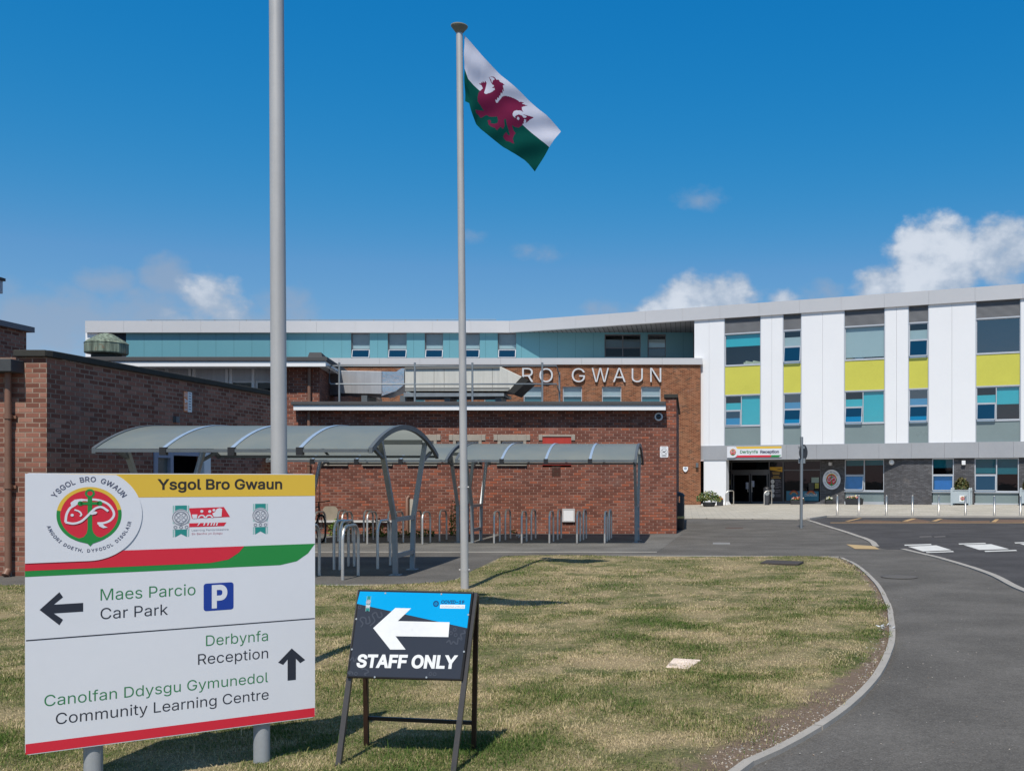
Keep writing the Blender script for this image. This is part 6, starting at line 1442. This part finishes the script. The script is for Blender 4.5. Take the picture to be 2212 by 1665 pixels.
def planter(lab, x0, x1, ybase, ytop, cr, dep, flowers, fh, seed):
    a, b = cr(x0, ybase), cr(x1, ybase); p = G(*a); q = G(b[0], a[1]); Z = p.y; h = (cr(0, ybase)[1]-cr(0, ytop)[1])*Z/FPX; w = q.x-p.x
    root = thing('flower_planter', lab, 'planter', ((p.x+q.x)/2, Z+dep/2, .03))
    m = MB(); x0_, x1_, y0_, y1_ = p.x, q.x, Z, Z+dep; tp = w*.04
    m.hexa([(x0_+tp, y0_+tp, .03), (x1_-tp, y0_+tp, .03), (x1_-tp, y1_-tp, .03), (x0_+tp, y1_-tp, .03), (x0_, y0_, h), (x1_, y0_, h), (x1_, y1_, h), (x0_, y1_, h)]); m.build('tub', PLB, root, bevel=.015)
    m = MB(); tufts(m, ((x0_+x1_)/2, (y0_+y1_)/2), w*.48, dep*.48, fh*.8, 260, .1, 1, seed, h-.03); m.build('foliage', FOL, root)
    m = MB(); tufts(m, ((x0_+x1_)/2, (y0_+y1_)/2-.05), w*.46, dep*.45, fh, 110, .09, len(flowers), seed+3, h+.02); m.build('flower', flowers, root)
planter('square charcoal planter with red and yellow flowers beside the white entrance column', 578, 663, 884, 808, C3, .5, [RED_F, YLW_F, ORG_F], .2, 11)
planter('long charcoal planter with red and orange flowers under the blue banner window', 1498, 1672, 878, 806, C3, .5, [RED_F, ORG_F, WHT_F], .2, 12)
planter('square charcoal planter with white flowers below the round crest', 1935, 2028, 880, 806, C3, .5, [WHT_F, WHT_F, YLW_F], .22, 13)
def wallframe(pl, x, out, cr=C4):
    s_ = pl.hit(cr(x, 600))[0]; P = pl.o+pl.u*s_+pl.n*out; P.z = plaza_h(P.x, P.y); m_ = Matrix.Identity(4)
    for i, a in enumerate((pl.u, -pl.n, Vector((0, 0, 1)))): m_[0][i], m_[1][i], m_[2][i] = a
    m_.translation = P; return m_
T_ = wallframe(GP, 67, 1.0); w = (wallframe(GP, 212, 1.0).translation-T_.translation).length; c_ = T_ @ Vector((w/2, .25, 0))
root = thing('flower_planter', 'rectangular charcoal planter with pale flowers behind the second bollard', 'planter', tuple(c_))
h = 60/3.468/SRC*c_.y/FPX
m = MB(T_); m.hexa([(.04, .02, 0), (w-.04, .02, 0), (w-.04, .48, 0), (.04, .48, 0), (0, 0, h), (w, 0, h), (w, .5, h), (0, .5, h)]); m.build('tub', PLB, root, bevel=.015)
m = MB(T_); tufts(m, (w/2, .25), w*.48, .24, .14, 240, .1, 1, 14, h-.03); m.build('foliage', FOL, root)
m = MB(T_); tufts(m, (w/2, .2), w*.46, .22, .18, 100, .09, 3, 17, h+.02); m.build('flower', [WHT_F, PNK_F, YLW_F], root)
def bigplanter(lab, x0, x1, seed, logo):
    T_ = wallframe(RP, x0, 1.15); w = (wallframe(RP, x1, 1.15).translation-T_.translation).length; c_ = T_ @ Vector((w/2, .5, 0)); h = 143/3.468/SRC*c_.y/FPX
    root = thing('shrub_planter', lab, 'planter', tuple(c_))
    m = MB(T_); m.box(.06, w-.06, .02, .95, .1, h-.03); m.box(.03, w-.03, 0, .97, h-.03, h+.02); m.build('tub', M('pale_grey_planter', (.4, .46, .49), .55, 0, .12, 1.5), root, bevel=.01)
    for x in (0, w-.11):
        for y in (-.02, .87): m = MB(T_); m.box(x, x+.11, y, y+.11, 0, h+.07); m.lathe([(.05, h+.07), (.055, h+.1), (.03, h+.14), (.0, h+.15)], (x+.055, y+.055, 0), 12); m.build('corner_post', MATS['pale_grey_planter'], root)
    m = MB(T_); tufts(m, (w/2, .5), w*.36, .4, .75, 420, .17, 2, seed, h-.02); m.build('shrub', [M('bronze_leaf', (.1, .08, .02), .6, 0, .4, 8), M('olive_leaf', (.06, .08, .02), .6, 0, .4, 8)], root)
    if logo:
        PL_ = Plane(T_ @ Vector((0, .018, 0)), RP.u, (0, 0, 1)); u0, v0 = PL_.hit(C4(1105, 645)); u1, v1 = PL_.hit(C4(1168, 585)); TT_ = PL_.mat()
        m = MB(TT_); m.box(u0, u1, v0, v1, .001, .012); pq = m.build('crest_panel', WPAINT, root); emblem(TT_, ((u0+u1)/2, (v0+v1)/2), (u1-u0)*.33, .016, pq, False, .002)
bigplanter('big pale grey planter box with a bronze shrub and a crest panel on its front', 1045, 1235, 21, True)
bigplanter('big pale grey planter box cut by the right edge of the photo', 1703, 1893, 22, False)
# potted shrub by the column
p = G(*C3(482, 893)); ps = thing('potted_shrub', 'low round potted green shrub in front of the white entrance column', 'shrub', (p.x, p.y, .03))
m = MB(); m.lathe([(.3, .03), (.4, .22), (.42, .3), (.36, .3)], (p.x, p.y, 0), 20); m.build('pot', PLB, ps)
m = MB(); tufts(m, (p.x, p.y), .72, .5, .72, 700, .13, 3, 5, .24); m.build('foliage', [M('grey_green_leaf', (.12, .16, .06), .6, 0, .3, 8), FOL, M('yellow_green_leaf', (.25, .24, .07), .6)], ps)
# entrance hoop rails and small bin
for i, x in enumerate((690, 1168)):
    p = G(*C3(x, 884)); z = (884-690)/4.424/SRC*p.y/FPX; m = MB(); r = .25
    pts = [(p.x, p.y, 0), (p.x, p.y, z-r)]+[(p.x+r-r*math.cos(a), p.y+.02*k, z-r+r*math.sin(a)) for k, a in enumerate([math.pi/2*j/6 for j in range(1, 7)])]+[(p.x+.45, p.y+.5, z), (p.x+.5, p.y+.62, z-.05), (p.x+.5, p.y+.62, 0)]
    m.tube(pts, .03, 10); tag(m.build('door_rail', STEEL), f'curved stainless steel rail guarding the {"left" if i == 0 else "right"} side of the entrance doors', 'guard rail', 'steel entrance door rails')
p = G(*C3(1203, 880)); wb_ = thing('pedal_bin', 'small grey and black bin with a round front beside the right entrance rail', 'bin', (p.x, p.y, 0))
m = MB(); m.lathe([(.17, .03), (.19, .9), (.2, 1.0)], (p.x, p.y+.15, 0), 18); m.build('body', M('dark_grey_bin', (.05, .052, .06), .5), wb_)
m = MB(); m.lathe([(.21, 1.0), (.2, 1.1), (.1, 1.16), (.0, 1.17)], (p.x, p.y+.15, 0), 18); m.build('lid', BLACK, wb_)
m = MB(Matrix.Translation((p.x, p.y-.035, .78)) @ Matrix.Rotation(R(90), 4, 'X')); m.disc((0, 0), .14, 0, 0, 20); m.build('round_label', M('bin_label_grey', (.25, .27, .28), .6), wb_)
# signs on the building: reception sign, crest, alarm box, black notice, banner, papers
CR = crop(2030, 1230, 10.533); NPl = Plane(P0+FP.n*.065, dvec, (0, 0, 1)); NT_ = NPl.mat()
def nq(x, y): return NPl.hit(CR(x, y))
rsn = thing('reception_sign', 'white sign with yellow, red and green bands reading Derbynfa Reception above the entrance', 'sign', tuple(P0))
xL_, xR_ = nq(120, 400)[0], nq(1722, 400)[0]; yT, yB = nq(900, 230)[1], nq(900, 545)[1]; k1_ = .012
m = MB(NT_); m.box(xL_, xR_, yB+.0, yT, .005, .05); pn = m.build('panel', SWHITE, rsn)
z_ = .05
m = MB(NT_); m.face([(nq(380, 300)[0], nq(900, 292)[1], z_+.004), (xR_, nq(900, 292)[1], z_+.004), (xR_, yT, z_+.004), (nq(380, 300)[0], yT, z_+.004)]); m.build('yellow_band', SYEL, pn)
m = MB(NT_); y0_, y1_ = yB, nq(900, 487)[1]; m.face([(nq(350, 500)[0], y0_, z_+.004), (nq(1390, 500)[0], y0_, z_+.004), (nq(1430, 500)[0], y1_, z_+.004), (nq(350, 500)[0], y1_, z_+.004)]); m.build('red_band', SRED, pn)
m = MB(NT_); m.face([(nq(1392, 500)[0], y0_, z_+.005), (nq(1630, 500)[0], y0_, z_+.005), (xR_, y1_, z_+.005), (nq(1432, 500)[0], y1_, z_+.005)]); m.build('green_band', SGRN, pn)
c = nq(290, 395); rr = abs(nq(445, 395)[0]-c[0]); m = MB(NT_); m.slab([(xL_-.01, c[1]-rr), *[(c[0]+rr*math.cos(R(a)), c[1]+rr*math.sin(R(a))) for a in range(-90, 91, 9)], (xL_-.01, c[1]+rr)], z_+.006, z_+.02); m.build('crest_plate', SWHITE, pn)
emblem(NT_, c, abs(nq(380, 395)[0]-nq(200, 395)[0])/2, z_+.03, pn, False, .003)
m = MB(NT_); a, b = nq(497, 430), nq(1020, 425); m.text('Derbynfa', a, z_+.006, width=b[0]-a[0], cap=nq(497, 345)[1]-a[1], bold=.018); m.build('green_lettering', STXG, pn)
m = MB(NT_); a, b = nq(1092, 428), nq(1648, 424); m.text('Reception', a, z_+.006, width=b[0]-a[0], cap=nq(1092, 345)[1]-a[1], bold=.035); m.build('grey_lettering', SGREY, pn)
EPl = Plane(K+GP.n*.02, GP.u, (0, 0, 1)); ET = EPl.mat(); c = EPl.hit(C3(2007, 550)); rr = abs(EPl.hit(C3(2117, 550))[0]-EPl.hit(C3(1897, 550))[0])/2
cr_ = thing('wall_crest', 'large round white crest disc with red centre on the shaded wall beside the entrance', 'sign', tuple(K))
m = MB(ET); m.slab([(c[0]+rr*math.cos(2*math.pi*k/48), c[1]+rr*math.sin(2*math.pi*k/48)) for k in range(48)], .0, .03); dq = m.build('disc', M('crest_white', (.74, .75, .78), .4), cr_)
emblem(ET, c, rr*.6, .036, dq, True, .003)
al = thing('alarm_box', 'small white shield shaped alarm box on the orange brick wall', 'alarm box', (11, BZ, 3))
al_ = [bh(C3, x, y) for x, y in ((160, 392), (222, 392), (222, 425), (208, 448), (190, 458), (172, 448), (160, 425))]
m = MB(BT); m.slab(al_[::-1], .004, .09); m.build('case', WPAINT, al, bevel=.01)
m = MB(BT); c_ = bh(C3, 191, 412); m.disc(c_, .09, .093, 0, 14); m.build('emblem_print', M('alarm_grey_blue', (.3, .35, .45), .5), al)
q_ = bh(C3, 335, 385); m = MB(BT); m.box(q_[0]-.08, q_[0]+.08, q_[1]-.08, q_[1]+.2, .004, .2); tag(m.build('security_light', GALVD, bevel=.01), 'small grey security light near the right edge of the orange brick wall', 'wall light')
wq_ = RP.hit(C4(1149, 268)); m = MB(RTm); m.box(wq_[0]-.1, wq_[0]+.1, wq_[1]-.12, wq_[1]+.12, .004, .16); tag(m.build('wall_lamp', WPAINT, bevel=.01), 'small square white lamp on the grey brick between the two right windows', 'wall lamp')
wq_ = GP.hit(C4(448, 262)); m = MB(GT); m.lathe([(.16, .004), (.16, .06), (.12, .1), (.0, .12)], (*wq_, 0), 18); tag(m.build('wall_lamp', WPAINT), 'white dome lamp under the canopy on dark grey brick', 'wall lamp')
wq_ = GP.hit(C3(1998, 355)); m = MB(GT); m.box(wq_[0]-.1, wq_[0]+.1, wq_[1]-.1, wq_[1]+.1, .004, .14); tag(m.build('wall_lamp', FASC, bevel=.01), 'small pale lamp above the round crest on the shaded wall', 'wall lamp')
wq_ = GP.hit(C3(577, 622)); m = MB(GT); m.box(wq_[0]-.1, wq_[0]+.08, wq_[1]-.33, wq_[1]+.3, .004, .06); tag(m.build('intercom_panel', FASC, bevel=.01), 'pale upright intercom panel in the shade behind the white column', 'intercom')
# black notice panel with yellow top
CP = crop(2140, 1290, 12.806)
def pq_(x, y): return GP.hit(CP(x, y))
bn = thing('entrance_notice', 'tall black notice with slanted yellow top and four white discs beside the entrance doors', 'notice', tuple(K))
a, b = pq_(258, 800)[0], pq_(712, 800)[0]; y0_, y1_ = pq_(480, 1475)[1], pq_(480, 245)[1]
m = MB(GT); m.box(a, b, y0_, y1_, -.045, .012); bp_ = m.build('panel', M('notice_black', (.014, .011, .016), .5), bn)
zz = .02; m = MB(GT); m.face([(*pq_(258, 345), zz), (*pq_(712, 425), zz), (b, y1_, zz), (a, y1_, zz)]); m.build('yellow_top', M('notice_yellow', (.6, .34, .03), .5), bp_)
m = MB(GT)
for y, x0, x1 in ((447, 345, 620), (497, 365, 610), (585, 375, 590), (638, 315, 655)): m.strip([pq_(x0, y), pq_(x1, y)], .05, zz)
m.build('yellow_print', M('notice_dull_yellow', (.4, .25, .06), .5), bp_)
m = MB(GT)
for y in (765, 935, 1100, 1270): c_ = pq_(360, y); m.disc(c_, abs(pq_(428, y)[0]-c_[0]), zz, 0, 22)
m.build('white_disc', M('notice_white', (.62, .6, .58), .5), bp_)
m = MB(GT)
for y, x1 in ((715, 640), (745, 645), (795, 670), (825, 560), (870, 650), (895, 560), (950, 670), (985, 580), (1075, 635), (1130, 650), (1155, 560), (1240, 650), (1300, 650)): m.strip([pq_(455, y), pq_(x1, y)], .028, zz)
m.build('grey_print', M('notice_grey', (.2, .19, .22), .5), bp_)
m = MB(GT)
for x, y in ((560, 310), (600, 310), (640, 300)): m.strip([pq_(x-20, y+15), pq_(x+30, y+15)], .06, zz+.004)
m.build('dark_print', M('notice_brown', (.2, .12, .03), .5), bp_)
# blue rainbow banner in the window
bnr = thing('window_banner', 'blue banner with rainbows reading Diolch in the window right of the black notice', 'banner', tuple(K))
a, b = pq_(838, 1300)[0], pq_(2000, 1300)[0]; y0_, y1_ = pq_(1400, 1460)[1], pq_(1400, 1112)[1]; zz = -.03
m = MB(GT); m.box(a, b, y0_, y1_, zz-.006, zz); bb_ = m.build('sheet', M('banner_blue', (.035, .16, .24), .6, 0, .25, 3.), bnr)
for xc in (1110, 1725):
    c_ = pq_(xc, 1290); r_ = abs(pq_(xc+180, 1290)[0]-c_[0]); m = MB(GT); m.arc(c_, r_*.78, r_, 20, 160, zz+.004, 0, 20); m.build('rainbow_red', M('rainbow_red_print', (.35, .06, .03), .6), bb_)
    m = MB(GT); m.arc(c_, r_*.6, r_*.78, 20, 160, zz+.004, 0, 20); m.build('rainbow_orange', M('rainbow_orange_print', (.45, .22, .06), .6), bb_)
m = MB(GT); a_, b__ = pq_(1500, 1290), pq_(1945, 1290); m.text('Diolch!', a_, zz+.008, width=b__[0]-a_[0], cap=pq_(1500, 1200)[1]-a_[1], bold=.02); m.build('banner_lettering', M('banner_white', (.5, .56, .58), .6), bb_)
def paper(lab, x0, x1, y0, y1, mat, cr=CP, nm='window_paper', cat='paper', z=-.03):
    a = GP.hit(cr(x0, y1)); b = GP.hit(cr(x1, y0)); m = MB(GT); m.box(a[0], b[0], a[1], b[1], z, z+.006); return tag(m.build(nm, mat), lab, cat)
PGR = M('pale_green_paper', (.26, .32, .27), .8, 0, .15, 5)
paper('pale green paper notice in the upper right of the banner window', 1742, 2010, 618, 808, PGR)
paper('yellow centred small poster below the pale green paper in the banner window', 1868, 2002, 825, 1012, M('yellow_poster', (.33, .3, .06), .8, 0, .5, 3))
paper('small dark poster with white dot left of the yellow poster in the banner window', 1640, 1830, 815, 1075, M('dark_poster', (.05, .05, .045), .8, 0, .5, 3))
CDo = crop(2020, 1290, 12.806)
paper('pale green paper with yellow corner left of the entrance doors', 140, 312, 628, 880, PGR, CDo)
paper('yellow paper overlapping the pale green paper left of the doors', 295, 385, 700, 880, M('mustard_paper', (.2, .18, .05), .8), CDo, z=-.02)
LBL = M('blue_white_door_notice', (.4, .45, .6), .7, 0, .7, 8.)
paper('blue and white notice stuck inside the left door leaf', 935, 1035, 795, 1035, LBL, CDo, 'door_notice', 'notice', .022)
paper('blue and white notice stuck inside the right door leaf', 1145, 1240, 740, 960, LBL, CDo, 'door_notice', 'notice', .022)
# ================================================================== PLANTS AND LITTER AT THE WALL FOOT
WEED = M('weed_leaf', (.1, .19, .025), .55, 0, .4, 12.); WEEDD = M('weed_leaf_yellow', (.2, .22, .05), .6, 0, .4, 12.); DEAD = M('dead_stalk', (.09, .04, .025), .8, 0, .4, 9)
def weed(lab, x, y, w, h, n, seed, mats=(WEED, WEEDD), nm='weed'):
    p = G(x, y); r = random.Random(seed); m = MB(); wz = w*p.y/FPX; hz = h*p.y/FPX
    for i in range(n):
        a = r.uniform(-.5, .5); q = Vector((p.x+wz*a, p.y+r.uniform(-.15, .1), r.random()**1.3*hz*(1-abs(a)*1.1)))
        d = Vector((r.uniform(-1, 1), r.uniform(-1, .4), r.uniform(-.2, .9))).normalized()*r.uniform(.05, .11); e = d.cross(Vector((r.uniform(-1, 1), r.uniform(-1, 1), 1))).normalized()*.028
        m.face([q, q+d*.5+e, q+d, q+d*.5-e], r.randrange(len(mats)))
    for i in range(max(4, n//14)): q = Vector((p.x+wz*r.uniform(-.4, .4), p.y+r.uniform(-.1, .05), 0)); m.tube([q, q+Vector((r.uniform(-.06, .06), 0, hz*r.uniform(.4, .9)))], .006, 5, 0)
    tag(m.build(nm, list(mats)), lab, 'plant')
weed('bright green leafy weed at the wall foot beside the bicycle', 733, 1156, 42, 40, 330, 1)
weed('dead reddish brown weed stalks under the pale conduit on the wall', 812, 1157, 30, 48, 120, 2, (DEAD, DEAD, WEEDD))
weed('sparse yellow green weeds along the wall between the back hoops', 850, 1159, 130, 20, 260, 3, (WEEDD, WEED))
weed('small green weed right of the brown stub pipe', 922, 1158, 30, 16, 110, 4)
weed('green climbing weed at the wall foot left of the slim flagpole', 984, 1156, 22, 78, 190, 5, (WEEDD, WEED))
weed('tiny brown weed at the wall foot right of the flagpole', 1112, 1152, 12, 12, 60, 6, (DEAD, WEEDD))
p = G(*C8(700, 1003)); m = MB(); r = random.Random(4)
for i in range(26): a = Vector((r.gauss(0, .07), r.gauss(0, .05), abs(r.gauss(.05, .03)))); m.face([Vector((p.x, p.y, .01))+a+Vector((r.uniform(-.06, .06), r.uniform(-.04, .04), r.uniform(-.03, .03))) for _ in range(3)])
tag(m.build('litter', M('white_litter', (.6, .62, .66), .6)), 'crumpled white litter on the ground between the right shelter hoops', 'litter')
# brown stub pipe with whitish patch
xx = lq(C7, 1003, 900)[0]; zt_ = lq(C7, 1003, 722)[1]; st_ = thing('stub_pipe', 'short brown pipe with a pale crusted side at the wall behind the shelter posts', 'pipe', (xx, LZ-.12, 0))
m = MB(); m.tube([(xx-.07, LZ-.1, 0), (xx-.07, LZ-.1, zt_), (xx-.04, LZ-.02, zt_+.05)], .05, 12); m.build('pipe', BROWN, st_)
m = MB(); m.box(xx+.0, xx+.1, LZ-.07, LZ-.005, 0, zt_-.02); m.build('crusted_batten', M('crusted_white', (.45, .42, .36), .9, 0, .4, 7), st_)
c_ = lq(C7, 262, 885); m = MB(LT); m.slab(rrect(c_[0]-.24, c_[0]+.2, c_[1]-.26, c_[1]+.28, .12), .002, .008); tag(m.build('cement_patch', M('grey_cement_patch', (.3, .26, .2), .9, 0, .2, 6)), 'grey rounded cement patch on the brick wall beside the bicycle', 'cement patch')
for i, (cx_, cy_) in enumerate(((1215, 690), (1228, 682))):
    pass
p = G(*CM(1215, 693)); m = MB(); r = random.Random(9)
for i in range(18): a = Vector((r.gauss(0, .05), r.gauss(0, .03), abs(r.gauss(.045, .015)))); m.face([Vector((p.x, p.y, .02))+a+Vector((r.uniform(-.035, .035), r.uniform(-.02, .02), r.uniform(-.015, .02))) for _ in range(3)])
tag(m.build('litter', MATS['white_litter']), 'scrap of white litter beside the kerb at the right of the lawn', 'litter')
